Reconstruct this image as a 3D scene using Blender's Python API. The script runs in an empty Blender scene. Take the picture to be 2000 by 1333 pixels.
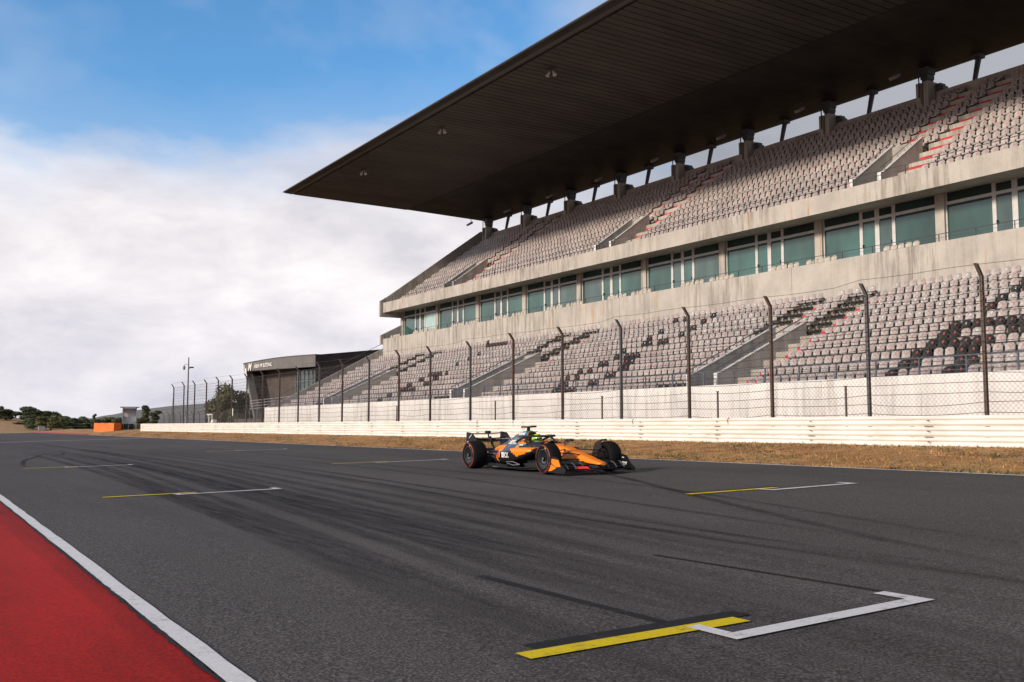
import bpy, bmesh, math, random
from mathutils import Vector, Matrix
from mathutils.bvhtree import BVHTree
R = math.radians
scene = bpy.context.scene
COL = scene.collection
rnd = random.Random(7)

# ------------------------------------------------------------------ materials
MATS = {}
def nodes_of(name):
    m = bpy.data.materials.new(name); m.use_nodes = True
    nt = m.node_tree; b = nt.nodes['Principled BSDF']
    return m, nt, b
def N(nt, t, **kw):
    n = nt.nodes.new(t)
    for k, v in kw.items(): setattr(n, k, v)
    return n
def L(nt, a, b): nt.links.new(a, b)
def coords(nt, scale=(1, 1, 1), use='Object'):
    tc = N(nt, 'ShaderNodeTexCoord'); mp = N(nt, 'ShaderNodeMapping')
    mp.inputs['Scale'].default_value = scale
    L(nt, tc.outputs[use], mp.inputs['Vector'])
    return mp.outputs['Vector']
def noise(nt, vec, scale, detail=4, rough=.55):
    n = N(nt, 'ShaderNodeTexNoise'); n.inputs['Scale'].default_value = scale
    n.inputs['Detail'].default_value = detail; n.inputs['Roughness'].default_value = rough
    L(nt, vec, n.inputs['Vector']); return n.outputs['Fac']
def ramp(nt, fac, stops):
    r = N(nt, 'ShaderNodeValToRGB'); el = r.color_ramp.elements
    while len(el) > 1: el.remove(el[0])
    for i, (p, c) in enumerate(stops):
        e = el[0] if i == 0 else el.new(p)
        e.position = p
        if not isinstance(c, (tuple, list)): c = (c, c, c)
        e.color = tuple(c)[:3] + (1,)
    L(nt, fac, r.inputs['Fac']); return r.outputs['Color']
def mixc(nt, fac, a, b, mode='MIX'):
    m = N(nt, 'ShaderNodeMix', data_type='RGBA', blend_type=mode)
    for s, v in ((m.inputs[0], fac), (m.inputs[6], a), (m.inputs[7], b)):
        if isinstance(v, (int, float)): s.default_value = v
        elif isinstance(v, (tuple, list)): s.default_value = tuple(v)[:3] + (1,)
        else: L(nt, v, s)
    return m.outputs[2]
def mth(nt, op, a, b=0.0, c=0.0, clamp=False):
    m = N(nt, 'ShaderNodeMath', operation=op, use_clamp=clamp)
    for s, v in zip(m.inputs, (a, b, c)):
        if isinstance(v, (int, float)): s.default_value = v
        else: L(nt, v, s)
    return m.outputs[0]
def bump(nt, b, h, strength=.3, dist=.02):
    n = N(nt, 'ShaderNodeBump'); n.inputs['Strength'].default_value = strength
    n.inputs['Distance'].default_value = dist
    L(nt, h, n.inputs['Height']); L(nt, n.outputs['Normal'], b.inputs['Normal'])
def pm(name, col, rough=.6, var=.12, scale=3., metal=0., bmp=0., stretch=(1, 1, 1), col2=None, spec=None, bscale=None, coat=0):
    """plain painted / plastic / metal surface with a little tonal drift"""
    if name in MATS: return MATS[name]
    m, nt, b = nodes_of(name)
    v = coords(nt, stretch)
    f = noise(nt, v, scale)
    c2 = col2 or tuple(c * (1 - 2.2 * var) for c in col)
    L(nt, ramp(nt, f, [(.3, c2), (.68, tuple(min(1, c * (1 + var * .5)) for c in col))]), b.inputs['Base Color'])
    b.inputs['Roughness'].default_value = rough
    b.inputs['Metallic'].default_value = metal
    if coat: b.inputs['Coat Weight'].default_value = coat
    if spec is not None: b.inputs['Specular IOR Level'].default_value = spec
    if bmp: bump(nt, b, noise(nt, v, bscale or scale * 12, 3), bmp, .01)
    MATS[name] = m; return m

def concrete(name, c1, c2, streak=.5, rust=.35, sscale=1.):
    m, nt, b = nodes_of(name)
    v = coords(nt)
    base = ramp(nt, noise(nt, v, .55, 6, .65), [(.28, c2), (.6, c1)])
    fine = noise(nt, v, 14, 4)
    base = mixc(nt, .35, base, ramp(nt, fine, [(.3, .55), (.7, 1.)]), 'MULTIPLY')
    vs = coords(nt, (1.3 * sscale, 1.3 * sscale, .12))
    s = noise(nt, vs, 1.9, 5, .7)
    patch = noise(nt, coords(nt, (1, 1, .3)), .13, 2)
    s = mth(nt, 'MULTIPLY', ramp(nt, s, [(.46, 0.), (.62, 1.)]), ramp(nt, patch, [(.40, 0.), (.55, 1.)]))
    base = mixc(nt, mth(nt, 'MULTIPLY', s, streak), base, (.13, .105, .08))
    vr = coords(nt, (2.2 * sscale, 2.2 * sscale, .2))
    r = ramp(nt, noise(nt, vr, 1.1, 4, .6), [(.60, 0.), (.74, 1.)])
    rp = ramp(nt, noise(nt, v, .085, 1), [(.50, 0.), (.58, 1.)])
    base = mixc(nt, mth(nt, 'MULTIPLY', mth(nt, 'MULTIPLY', r, rp), rust), base, (.42, .20, .07))
    L(nt, base, b.inputs['Base Color']); b.inputs['Roughness'].default_value = .85
    bump(nt, b, fine, .25, .01)
    MATS[name] = m; return m

concrete('concrete_band', (.52, .475, .415), (.39, .355, .31), .6, .95)
concrete('concrete_terrace', (.44, .40, .34), (.31, .28, .24), .5, .15, .6)
concrete('concrete_wall', (.50, .465, .42), (.38, .35, .315), .5, .15, .7)
concrete('white_wall', (.84, .805, .77), (.75, .715, .68), .35, .3)
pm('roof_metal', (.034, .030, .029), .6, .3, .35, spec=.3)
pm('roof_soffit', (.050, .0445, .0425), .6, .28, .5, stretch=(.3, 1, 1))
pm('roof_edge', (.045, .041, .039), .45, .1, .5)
pm('groove', (.02, .018, .017), .8)
pm('steel_dark', (.075, .078, .088), .55, .2, 6)
pm('steel_blue', (.10, .115, .15), .5, .2, 6)
pm('steel_grey', (.30, .30, .31), .5, .15, 5)
pm('mullion', (.60, .58, .56), .45, .06, 3)
pm('wire', (.085, .075, .07), .6, .2, 4, metal=.3)
def rusty(name, a, bcol, thr):
    m, nt, b = nodes_of(name); v = coords(nt, (1, 1, .5))
    f = noise(nt, v, 2.2, 6, .7)
    L(nt, ramp(nt, f, [(thr - .07, a), (thr + .07, bcol)]), b.inputs['Base Color'])
    b.inputs['Roughness'].default_value = .75
    bump(nt, b, noise(nt, v, 30, 3), .3, .01); MATS[name] = m
rusty('post_steel', (.115, .112, .118), (.12, .085, .065), .60)
rusty('post_rust', (.115, .10, .095), (.125, .07, .045), .47)
pm('seat_grey', (.40, .355, .335), .5, .16, .9)
pm('seat_dark', (.012, .0115, .014), .6, .2, 2, spec=.25)
pm('seat_beige', (.58, .50, .41), .5, .12, 2)
pm('seat_mark', (.60, .11, .075), .6, .1, 3)
pm('mark_white', (.8, .77, .74), .6, .1, 3)
pm('bracket', (.045, .036, .03), .8, .3, 5)
pm('riser_red', (.56, .035, .05), .6, .2, 2)
pm('white_paint', (.78, .76, .73), .55, .08, 2)
pm('sign_red', (.62, .05, .03), .5, .1, 2)

def glass_mat(name, col, rough):
    m, nt, b = nodes_of(name); v = coords(nt)
    f = noise(nt, coords(nt, (1, .35, .12)), .9, 3)
    L(nt, ramp(nt, f, [(.35, tuple(c * .55 for c in col)), (.62, tuple(c * 1.35 for c in col))]), b.inputs['Base Color'])
    b.inputs['Roughness'].default_value = rough; b.inputs['Specular IOR Level'].default_value = .8
    MATS[name] = m
glass_mat('glass_teal', (.038, .105, .094), .05)
glass_mat('glass_teal_grey', (.062, .108, .104), .06); glass_mat('glass_teal_deep', (.024, .072, .066), .04)
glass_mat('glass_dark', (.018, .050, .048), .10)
glass_mat('glass_pale', (.30, .44, .42), .08)

# guardrail: off white paint, rust at the lower edge and round the joints
def rail_mat():
    m, nt, b = nodes_of('rail_paint'); v = coords(nt, (1, .25, 1))
    base = ramp(nt, noise(nt, v, 3, 5), [(.3, (.62, .575, .515)), (.6, (.74, .705, .655))])
    r = ramp(nt, noise(nt, coords(nt, (2, .5, 5)), 2.2, 6, .75), [(.60, 0.), (.72, 1.)])
    rp = ramp(nt, noise(nt, coords(nt, (.2, .12, .2)), 1.0, 2), [(.46, 0.), (.62, 1.)])
    base = mixc(nt, mth(nt, 'MULTIPLY', mth(nt, 'MULTIPLY', r, rp), .65), base, (.40, .25, .12))
    L(nt, base, b.inputs['Base Color']); b.inputs['Roughness'].default_value = .5
    MATS['rail_paint'] = m
rail_mat()
pm('rail_base', (.58, .50, .38), .8, .25, 2.5)

def asphalt():
    m, nt, b = nodes_of('asphalt'); v = coords(nt)
    g = noise(nt, v, 50, 2, .7); g2 = noise(nt, v, 14, 4, .8)
    big = noise(nt, coords(nt, (1, .35, 1)), .22, 4, .6)
    base = ramp(nt, big, [(.3, (.074, .0685, .068)), (.7, (.107, .099, .0985))])
    base = mixc(nt, .9, base, ramp(nt, g, [(.28, .22), (.48, .85), (.70, 2.3)]), 'MULTIPLY')
    base = mixc(nt, .6, base, ramp(nt, g2, [(.3, .62), (.7, 1.25)]), 'MULTIPLY')
    # rubber laid along the racing line: long streaks running with the track
    st = noise(nt, coords(nt, (1, .014, 1)), 2.3, 6, .72)
    st2 = noise(nt, coords(nt, (1, .02, 1)), .45, 3, .6)
    tc = N(nt, 'ShaderNodeTexCoord'); sp = N(nt, 'ShaderNodeSeparateXYZ'); L(nt, tc.outputs['Object'], sp.inputs[0])
    x = mth(nt, 'SUBTRACT', sp.outputs['X'], mth(nt, 'MULTIPLY', sp.outputs['Y'], .035))
    d = mth(nt, 'ABSOLUTE', mth(nt, 'SUBTRACT', x, 5.6))
    lane = N(nt, 'ShaderNodeMapRange'); lane.inputs[1].default_value = .4; lane.inputs[2].default_value = 3.2
    lane.inputs[3].default_value = 1.; lane.inputs[4].default_value = .22; L(nt, d, lane.inputs[0])
    f = mth(nt, 'MULTIPLY', ramp(nt, st, [(.44, 0.), (.62, 1.)]), lane.outputs[0])
    f = mth(nt, 'MULTIPLY', f, ramp(nt, st2, [(.3, .25), (.6, 1.)]))
    base = mixc(nt, mth(nt, 'MULTIPLY', f, .42), base, (.022, .021, .021))
    L(nt, base, b.inputs['Base Color']); b.inputs['Roughness'].default_value = .82
    b.inputs['Specular IOR Level'].default_value = .10
    bump(nt, b, g, .7, .015); MATS['asphalt'] = m
asphalt()

def runoff():
    m, nt, b = nodes_of('red_runoff'); v = coords(nt)
    base = ramp(nt, noise(nt, coords(nt, (1, .3, 1)), .9, 5, .65), [(.3, (.26, .009, .006)), (.65, (.43, .014, .008))])
    base = mixc(nt, .8, base, ramp(nt, noise(nt, v, 45, 3), [(.3, .5), (.7, 1.45)]), 'MULTIPLY')
    band = N(nt, 'ShaderNodeTexNoise', noise_dimensions='1D'); band.inputs['Scale'].default_value = 1.4
    tc = N(nt, 'ShaderNodeTexCoord'); sp = N(nt, 'ShaderNodeSeparateXYZ'); L(nt, tc.outputs['Object'], sp.inputs[0])
    L(nt, sp.outputs['X'], band.inputs['W'])
    base = mixc(nt, .6, base, ramp(nt, band.outputs['Fac'], [(.44, .5), (.5, 1.0)]), 'MULTIPLY')
    du = ramp(nt, noise(nt, coords(nt, (1, .25, 1)), 2.6, 8, .8), [(.57, 0.), (.74, .35)])
    base = mixc(nt, du, base, (.12, .05, .04))
    L(nt, base, b.inputs['Base Color']); b.inputs['Roughness'].default_value = .75; b.inputs['Specular IOR Level'].default_value = .1
    bump(nt, b, noise(nt, v, 40, 3), .3, .006); MATS['red_runoff'] = m
runoff()

def road_paint(name, col, wear=.5):
    m, nt, b = nodes_of(name); v = coords(nt)
    w = ramp(nt, noise(nt, coords(nt, (1, 1, 1)), 4.2, 9, .8), [(.53, 0.), (.64, 1.)])
    base = mixc(nt, .5, col, ramp(nt, noise(nt, v, 50, 3), [(.3, .7), (.7, 1.15)]), 'MULTIPLY')
    base = mixc(nt, mth(nt, 'MULTIPLY', w, wear), base, (.06, .056, .056))
    L(nt, base, b.inputs['Base Color']); b.inputs['Roughness'].default_value = .7; b.inputs['Specular IOR Level'].default_value = .12
    MATS[name] = m
road_paint('paint_white', (.62, .62, .64), .7)
road_paint('paint_edge', (.66, .66, .68), .35)
road_paint('paint_yellow', (.66, .50, .012), .6)
road_paint('paint_black', (.020, .020, .022), .4)

def grass_mat(name, stops, far=False):
    m, nt, b = nodes_of(name); v = coords(nt)
    base = ramp(nt, noise(nt, v, .8, 6, .7), stops)
    base = mixc(nt, .75, base, ramp(nt, noise(nt, coords(nt, (1, .5, 1)), 5.5, 5, .75), [(.28, .38), (.5, .95), (.75, 1.5)]), 'MULTIPLY')
    tc = N(nt, 'ShaderNodeTexCoord'); sp = N(nt, 'ShaderNodeSeparateXYZ'); L(nt, tc.outputs['Object'], sp.inputs[0])
    if far:
        mr = N(nt, 'ShaderNodeMapRange'); mr.inputs[1].default_value = 520; mr.inputs[2].default_value = 760
        L(nt, sp.outputs['Y'], mr.inputs[0])
        scrub = ramp(nt, noise(nt, v, .035, 5, .7), [(.35, (.10, .10, .098)), (.65, (.17, .165, .16))])
        base = mixc(nt, mr.outputs[0], base, scrub)
    else:
        gr = ramp(nt, noise(nt, coords(nt, (1, .45, 1)), .55, 5, .7), [(.56, 0.), (.70, 1.)])
        base = mixc(nt, mth(nt, 'MULTIPLY', gr, .5), base, (.12, .125, .028))
    L(nt, base, b.inputs['Base Color']); b.inputs['Roughness'].default_value = .95
    bump(nt, b, noise(nt, v, 22, 4, .7), .8, .05); MATS[name] = m
grass_mat('dry_verge', [(.25, (.20, .090, .028)), (.5, (.41, .205, .068)), (.75, (.54, .33, .14))])
grass_mat('dry_land', [(.25, (.16, .085, .035)), (.5, (.33, .19, .08)), (.75, (.40, .26, .13))], True)
pm('blade_dry', (.47, .27, .10), .9, .45, 2.)
pm('blade_green', (.085, .11, .02), .9, .3, 2.)
pm('gravel_path', (.60, .46, .35), .9, .15, .4)

# ------------------------------------------------------------------ mesh helpers
class MB:
    def __init__(s): s.v = []; s.f = []; s.m = []
    def add(s, vs, fs, mi=0):
        o = len(s.v); s.v += [tuple(p) for p in vs]
        s.f += [tuple(i + o for i in f) for f in fs]; s.m += [mi] * len(fs)
    def box(s, x0, x1, y0, y1, z0, z1, mi=0):
        v = [(x0, y0, z0), (x1, y0, z0), (x1, y1, z0), (x0, y1, z0), (x0, y0, z1), (x1, y0, z1), (x1, y1, z1), (x0, y1, z1)]
        s.add(v, [(3, 2, 1, 0), (4, 5, 6, 7), (0, 1, 5, 4), (1, 2, 6, 5), (2, 3, 7, 6), (3, 0, 4, 7)], mi)
    def prism_y(s, poly, y0, y1, mi=0, caps=True):
        """poly of (x,z), extruded along y"""
        n = len(poly)
        v = [(x, y0, z) for x, z in poly] + [(x, y1, z) for x, z in poly]
        f = [(i, (i + 1) % n, n + (i + 1) % n, n + i) for i in range(n)]
        if caps: f += [tuple(range(n))[::-1], tuple(range(n, 2 * n))]
        s.add(v, f, mi)
    def prism_z(s, poly, z0, z1, mi=0):
        n = len(poly)
        v = [(x, y, z0) for x, y in poly] + [(x, y, z1) for x, y in poly]
        s.add(v, [(i, (i + 1) % n, n + (i + 1) % n, n + i) for i in range(n)] + [tuple(range(n))[::-1], tuple(range(n, 2 * n))], mi)
    def tube(s, pts, r, n=8, mi=0, cap=True):
        pts = [Vector(p) for p in pts]; rs = r if isinstance(r, (list, tuple)) else [r] * len(pts)
        rings = []
        up = None
        for i, p in enumerate(pts):
            d = (pts[min(i + 1, len(pts) - 1)] - pts[max(i - 1, 0)])
            if d.length < 1e-9: d = Vector((0, 0, 1))
            d.normalize()
            if up is None: up = Vector((0, 0, 1)) if abs(d.z) < .9 else Vector((1, 0, 0))
            a = d.cross(up)
            if a.length < 1e-4: a = d.cross(Vector((0, 1, .3)))
            a.normalize(); b = a.cross(d).normalized(); up = b
            rings.append([p + (a * math.cos(t) + b * math.sin(t)) * rs[i] for t in [2 * math.pi * k / n for k in range(n)]])
        s.loft(rings, mi, cap)
    def loft(s, rings, mi=0, cap=True, closed=True):
        n = len(rings[0]); v = [p for r in rings for p in r]; f = []
        for i in range(len(rings) - 1):
            for k in range(n if closed else n - 1):
                k2 = (k + 1) % n
                f.append((i * n + k, i * n + k2, (i + 1) * n + k2, (i + 1) * n + k))
        if cap and closed:
            f.append(tuple(range(n))[::-1]); f.append(tuple(range((len(rings) - 1) * n, len(rings) * n)))
        s.add(v, f, mi)
    def lathe_y(s, prof, n=48, c=(0, 0, 0), mi=0, a0=0., a1=2 * math.pi):
        """prof: (r, y) turned about the y axis"""
        full = abs(a1 - a0 - 2 * math.pi) < 1e-6
        k = n if full else n + 1
        rings = [[(c[0] + r * math.cos(a0 + (a1 - a0) * i / n), c[1] + y, c[2] + r * math.sin(a0 + (a1 - a0) * i / n)) for i in range(k)] for r, y in prof]
        s.loft(rings, mi, False, full)
    def build(s, name, mats, parent=None, smooth=False, loc=None):
        me = bpy.data.meshes.new(name); me.from_pydata(s.v, [], s.f)
        if not isinstance(mats, (list, tuple)): mats = [mats]
        for m in mats: me.materials.append(MATS[m] if isinstance(m, str) else m)
        if len(mats) > 1: me.polygons.foreach_set('material_index', s.m)
        if smooth: me.polygons.foreach_set('use_smooth', [True] * len(me.polygons))
        me.update()
        o = bpy.data.objects.new(name, me); COL.objects.link(o)
        if parent: o.parent = parent
        if loc: o.location = loc
        return o
def fixn(o):
    bm = bmesh.new(); bm.from_mesh(o.data); bmesh.ops.recalc_face_normals(bm, faces=bm.faces); bm.to_mesh(o.data); bm.free(); return o
def empty(name, loc=(0, 0, 0), rz=0.):
    o = bpy.data.objects.new(name, None); COL.objects.link(o); o.location = loc; o.rotation_euler = (0, 0, rz); return o
def tag(o, label=None, cat=None, group=None, kind=None):
    if label: o['label'] = label
    if cat: o['category'] = cat
    if group: o['group'] = group
    if kind: o['kind'] = kind
    return o
def smooth_angle(o, deg=35):
    me = o.data; me.polygons.foreach_set('use_smooth', [True] * len(me.polygons))
    try: me.set_sharp_from_angle(angle=R(deg))
    except Exception: pass
    return o
def bevel(o, w=.02, seg=2):
    bm = bmesh.new(); bm.from_mesh(o.data)
    bmesh.ops.bevel(bm, geom=[e for e in bm.edges if len(e.link_faces) == 2 and e.calc_face_angle(0) > .5], offset=w, segments=seg, affect='EDGES', clamp_overlap=True)
    bm.to_mesh(o.data); bm.free(); return o
def text_mesh(body, size, bold=0.0, shear=0., spacing=1.):
    cu = bpy.data.curves.new('lettering', 'FONT'); cu.body = body; cu.size = size; cu.offset = bold; cu.shear = shear
    cu.space_character = spacing; cu.align_x = 'CENTER'; cu.align_y = 'CENTER'
    to = bpy.data.objects.new('lettering', cu); COL.objects.link(to)
    bpy.context.view_layer.update()
    me = bpy.data.meshes.new_from_object(to.evaluated_get(bpy.context.evaluated_depsgraph_get()))
    vs = [tuple(v.co) for v in me.vertices]; fs = [tuple(p.vertices) for p in me.polygons]
    bpy.data.objects.remove(to); bpy.data.curves.remove(cu); bpy.data.meshes.remove(me)
    return vs, fs

# ------------------------------------------------------------------ ground shape
def lerp(a, b, t): return a + (b - a) * max(0., min(1., t))
def sstep(a, b, x):
    t = max(0., min(1., (x - a) / (b - a))); return t * t * (3 - 2 * t)
def drop(Y):
    return 0.0006 * max(0., Y - 172) ** 2 if Y < 240 else 0.0006 * 68 ** 2 + 2 * .0006 * 68 * (Y - 240)
def zt(X, Y): return .02 * (X - 1.75) - drop(Y)
def gz(X, Y):
    d = min(drop(Y), 3.2)
    if X < 20.2: z = .02 * (max(X, 1.75) - 1.75) - .06
    elif X < 26: z = lerp(.355, .80, (X - 20.2) / 5.8)
    elif X < 28: z = lerp(.80, .95, (X - 26) / 2)
    else: z = .95
    if X < 20.2 and Y > 172: z = min(z - d, zt(X, Y) - .06) if Y < 232 else -2.2
    elif Y > 172: z -= d * .34
    far = sstep(255, 400, Y)
    tgt = lerp(5.0, -.2, sstep(33, 52, X)) + .5 * math.sin(X * .05) + .25 * math.sin(X * .13 + Y * .07)
    z = lerp(z, tgt, far)
    # ridge on the skyline
    if Y > 500:
        z += sstep(520, 1150, Y) * (25 * math.exp(-((X - 390) / 130) ** 2) + 4 * math.exp(-((X - 270) / 50) ** 2) + 6 + 1.6 * math.sin(X * .045) + .8 * math.sin(X * .13)) - sstep(1300, 2200, Y) * 20
    return z
# ------------------------------------------------------------------ terrain, track, paint
def sheet(name, xs, ys, zf, mat, kind='structure', parent=None):
    b = MB(); nx = len(xs)
    vs = [(x, y, zf(x, y)) for y in ys for x in xs]
    fs = [(j * nx + i, j * nx + i + 1, (j + 1) * nx + i + 1, (j + 1) * nx + i) for j in range(len(ys) - 1) for i in range(nx - 1)]
    b.add(vs, fs); o = b.build(name, mat, parent, True)
    if kind: o['kind'] = kind
    return o
def frange(a, b, n): return [a + (b - a) * i / n for i in range(n + 1)]
gx = [-900, -600, -400, -250, -150, -100] + frange(-70, 20, 30) + [20.2] + frange(21, 28, 7) + frange(30, 140, 55) + frange(150, 560, 60) + [650, 800, 1100, 1500]
gy = [-200, -100, -40] + frange(0, 170, 17) + frange(176, 256, 20) + frange(262, 480, 44) + frange(500, 1300, 60) + [1500, 1900, 2300, 3000]
sheet('ground', gx, gy, gz, 'dry_land')
ty = [-120, -60, -20] + frange(0, 170, 10) + frange(174, 240, 33)
sheet('track', [-40, -14, 1.2, 1.75] + frange(4, 20.15, 6), ty, lambda x, y: (zt(x, y) if x > 1.75 else -drop(y)), 'asphalt')
def edge_x(y): return 1.545 + .0165 * y
b = MB()
ys = frange(-30, 170, 40)
rx = [-30, -12, -6, -2, 0]
vs = []; n = len(rx) + 1
for y in ys: vs += [(x, y, .006) for x in rx] + [(edge_x(y) - .03, y, .008)]
b.add(vs, [(j * n + i, j * n + i + 1, (j + 1) * n + i + 1, (j + 1) * n + i) for j in range(len(ys) - 1) for i in range(n - 1)])
tag(b.build('runoff', 'red_runoff', None, True), kind='structure')
def ribbon(name, pts, w, mat, dz=.008, zf=zt, kind='structure', ragged=0.):
    """flat painted strip following pts on the track surface"""
    b = MB(); vs = []
    for i, p in enumerate(pts):
        a = Vector(pts[max(i - 1, 0)]); c = Vector(pts[min(i + 1, len(pts) - 1)])
        d = (c - a).normalized(); nrm = Vector((-d.y, d.x))
        ww = w[i] if isinstance(w, list) else w
        for s in (-1, 1):
            q = Vector(p) + nrm * (ww / 2 * s + (rnd.uniform(-ragged, ragged) if ragged else 0))
            vs.append((q.x, q.y, zf(q.x, q.y) + dz))
    b.add(vs, [(2 * i, 2 * i + 1, 2 * i + 3, 2 * i + 2) for i in range(len(pts) - 1)])
    o = b.build(name, mat)
    for p in o.data.polygons:
        if p.normal.z < 0: p.flip()
    if kind: o['kind'] = kind
    return o
def zflat(x, y): return max(0., zt(x, y)) if y < 172 else zt(max(x, 1.75), y)
ribbon('white_line', [(edge_x(y) + .062, y) for y in frange(-20, 170, 380)], .135, 'paint_edge', .011, zflat, ragged=.008)
ribbon('white_line', [(20.08, y) for y in frange(-30, 236, 266)], .15, 'paint_edge', .008)
# crumbled dark edge between the red paint and the white line
ribbon('paint_edge_gap', [(edge_x(y) - .03, y) for y in frange(-5, 40, 500)], .03, 'paint_black', .0135, zflat, ragged=.011)
# verge with its own finer grid
vy = frange(-30, 125, 62) + frange(128, 188, 20)
sheet('verge', [20.15, 20.6, 21.4, 22.2, 23, 24, 25, 26, 26.6], vy, lambda x, y: gz(x, y) + .012 + .018 * math.sin(x * 5 + y * .7), 'dry_verge')
sheet('gravel_path', frange(26, 44, 8), frange(205, 262, 16), lambda x, y: gz(x, y) + .05, 'gravel_path')
kb = MB()
for i, y in enumerate(frange(128, 205, 38)[:-1]):
    y1 = y + 77 / 38
    kb.add([(20.15, y, zt(20.15, y) + .03), (20.9, y, zt(20.9, y) + .13), (20.9, y1, zt(20.9, y1) + .13), (20.15, y1, zt(20.15, y1) + .03)], [(0, 1, 2, 3)], 0)
pm('kerb_red', (.48, .03, .025), .6)
tag(kb.build('kerb', 'kerb_red'), kind='structure')

# tyre marks: thin worn rubber strips, edges fading into the asphalt
def rubber():
    m, nt, b = nodes_of('rubber'); b.inputs['Base Color'].default_value = (.016, .0155, .0165, 1); b.inputs['Roughness'].default_value = .8; b.inputs['Specular IOR Level'].default_value = .1
    tr = N(nt, 'ShaderNodeBsdfTransparent'); mx = N(nt, 'ShaderNodeMixShader')
    f = ramp(nt, noise(nt, coords(nt, (6, .35, 1)), 1.6, 6, .75), [(.30, .05), (.62, .82)])
    at = N(nt, 'ShaderNodeAttribute', attribute_name='fade')
    f = mth(nt, 'MULTIPLY', f, at.outputs['Fac'])
    out = nt.nodes['Material Output']
    L(nt, f, mx.inputs[0]); L(nt, tr.outputs[0], mx.inputs[1]); L(nt, b.outputs[0], mx.inputs[2]); L(nt, mx.outputs[0], out.inputs['Surface'])
    MATS['rubber'] = m
rubber()
def marks(name, strips, dz=.005):
    b = MB(); fade = []
    for pts, w, a in strips:
        # resample with a smooth curve
        P = [Vector(p) for p in pts]; Q = []
        for i in range(len(P) - 1):
            p0 = P[max(i - 1, 0)]; p1 = P[i]; p2 = P[i + 1]; p3 = P[min(i + 2, len(P) - 1)]
            for k in range(14):
                t = k / 14
                Q.append(.5 * ((2 * p1) + (p2 - p0) * t + (2 * p0 - 5 * p1 + 4 * p2 - p3) * t * t + (3 * p1 - p0 - 3 * p2 + p3) * t ** 3))
        Q.append(P[-1]); o = len(b.v); cols = 5
        for i, q in enumerate(Q):
            d = (Q[min(i + 1, len(Q) - 1)] - Q[max(i - 1, 0)]).normalized(); nrm = Vector((-d.y, d.x))
            for k in range(cols):
                s = k / (cols - 1) - .5; r = q + nrm * w * s
                b.v.append((r.x, r.y, zt(r.x, r.y) + dz))
                fade.append(a * (.38 + .30 * sstep(5, 14, q.y)) * (0. if k in (0, cols - 1) else 1.) * min(1, 4 * i / len(Q) + .1, 4 * (len(Q) - 1 - i) / len(Q) + .1))
        for i in range(len(Q) - 1):
            for k in range(cols - 1):
                p = o + i * cols + k; b.f.append((p, p + cols, p + cols + 1, p + 1)); b.m.append(0)
        dz += .0003
    o = b.build(name, 'rubber'); at = o.data.attributes.new('fade', 'FLOAT', 'POINT'); at.data.foreach_set('value', fade)
    for p in o.data.polygons:
        if p.normal.z < 0: p.flip()
    tag(o, kind='structure'); return o
S = []
lane = [(7.75, 57), (7.45, 45), (7.0, 32), (6.1, 19.8), (5.35, 11.3), (4.9, 7.5), (4.4, 2.5)]
for off, w, a in ((-1.9, .35, .75), (-1.35, .5, .9), (-.9, .3, .7), (-.4, .35, .8), (0, .5, 1.), (.45, .3, .7), (.95, .45, .9), (1.35, .3, .6), (1.8, .4, .7), (2.7, .3, .6), (3.4, .35, .5), (4.2, .25, .5)):
    S.append(([(x + off * (.75 + y * .003) + .12 * math.sin(y * .11 + off * 3), y) for x, y in lane], w, a))
S += [([(10.1, 31), (9.0, 19), (8.35, 13.3), (7.95, 8), (7.9, 3.5)], .24, 1.), ([(10.7, 31), (9.5, 19), (8.8, 13.3), (8.35, 8), (8.3, 3.5)], .16, .6),
      ([(19.1, 31), (15, 20), (11.4, 12), (9.4, 7.4), (8.6, 5)], .26, .9), ([(17.3, 40), (13.9, 22), (12.4, 14), (10.6, 8), (9.8, 5)], .2, .6),
      ([(12.3, 40), (11.6, 24), (10.2, 13), (9.2, 7)], .22, .7), ([(14.6, 60), (13.6, 40), (12.7, 25), (12.4, 17)], .25, .6), ([(9.2, 80), (8.9, 60), (8.7, 44)], .5, .7),
      ([(7.9, 57), (7.0, 50), (6.0, 46.5), (4.9, 44.5), (4.2, 39)], .18, .7), ([(6.6, 52), (5.5, 47), (4.5, 42), (3.9, 36)], .22, 1.), ([(10.4, 70), (10.7, 62), (10.3, 57)], .25, .9)]
marks('tyre_marks', S)
# painted-out old lines by the near grid box
ribbon('old_line', [(4.56, 7.8), (4.55, 5.32)], .09, 'paint_black', .0075)
ribbon('old_line', [(6.61, 7.85), (6.67, 5.19)], .05, 'paint_black', .0075)

def grid_box(x, y, wy, ww, label, black=True, wt=.15):
    """x: left end of yellow bar, y: its near edge; wy yellow length, ww white length"""
    t = empty('grid_slot_marking', (0, 0, 0)); tag(t, label, 'road marking', 'starting grid slots painted on the asphalt')
    def rect(nm, mat, x0, x1, y0, y1, dz):
        q = MB(); xs = frange(x0, x1, 6)
        vs = [(xx, yy, zt(xx, yy) + dz) for yy in (y0, y1) for xx in xs]
        q.add(vs, [(i, i + 1, i + 8, i + 7) for i in range(6)]); return q.build(nm, mat, t)
    if black: rect('black_patch', 'paint_black', x + .16, x + wy + .17, y + .16, y + .34, .0085)
    rect('yellow_bar', 'paint_yellow', x, x + wy, y, y + .17, .0105)
    xa = x + wy * .80
    q = MB()
    pts = [(xa - .12, y + .12), (xa, y + .12), (xa, y - .19), (xa + ww - .14, y - .12), (xa + ww - .14, y + .17), (xa + ww, y + .17), (xa + ww, y - .27), (xa - .12, y - .35)]
    P = [(px, py, zt(px, py) + .0125) for px, py in pts]
    q.add(P, [(0, 7, 2, 1), (7, 6, 3, 2), (6, 5, 4, 3)]); q.build('white_bracket', 'paint_white', t)
    return t
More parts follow.
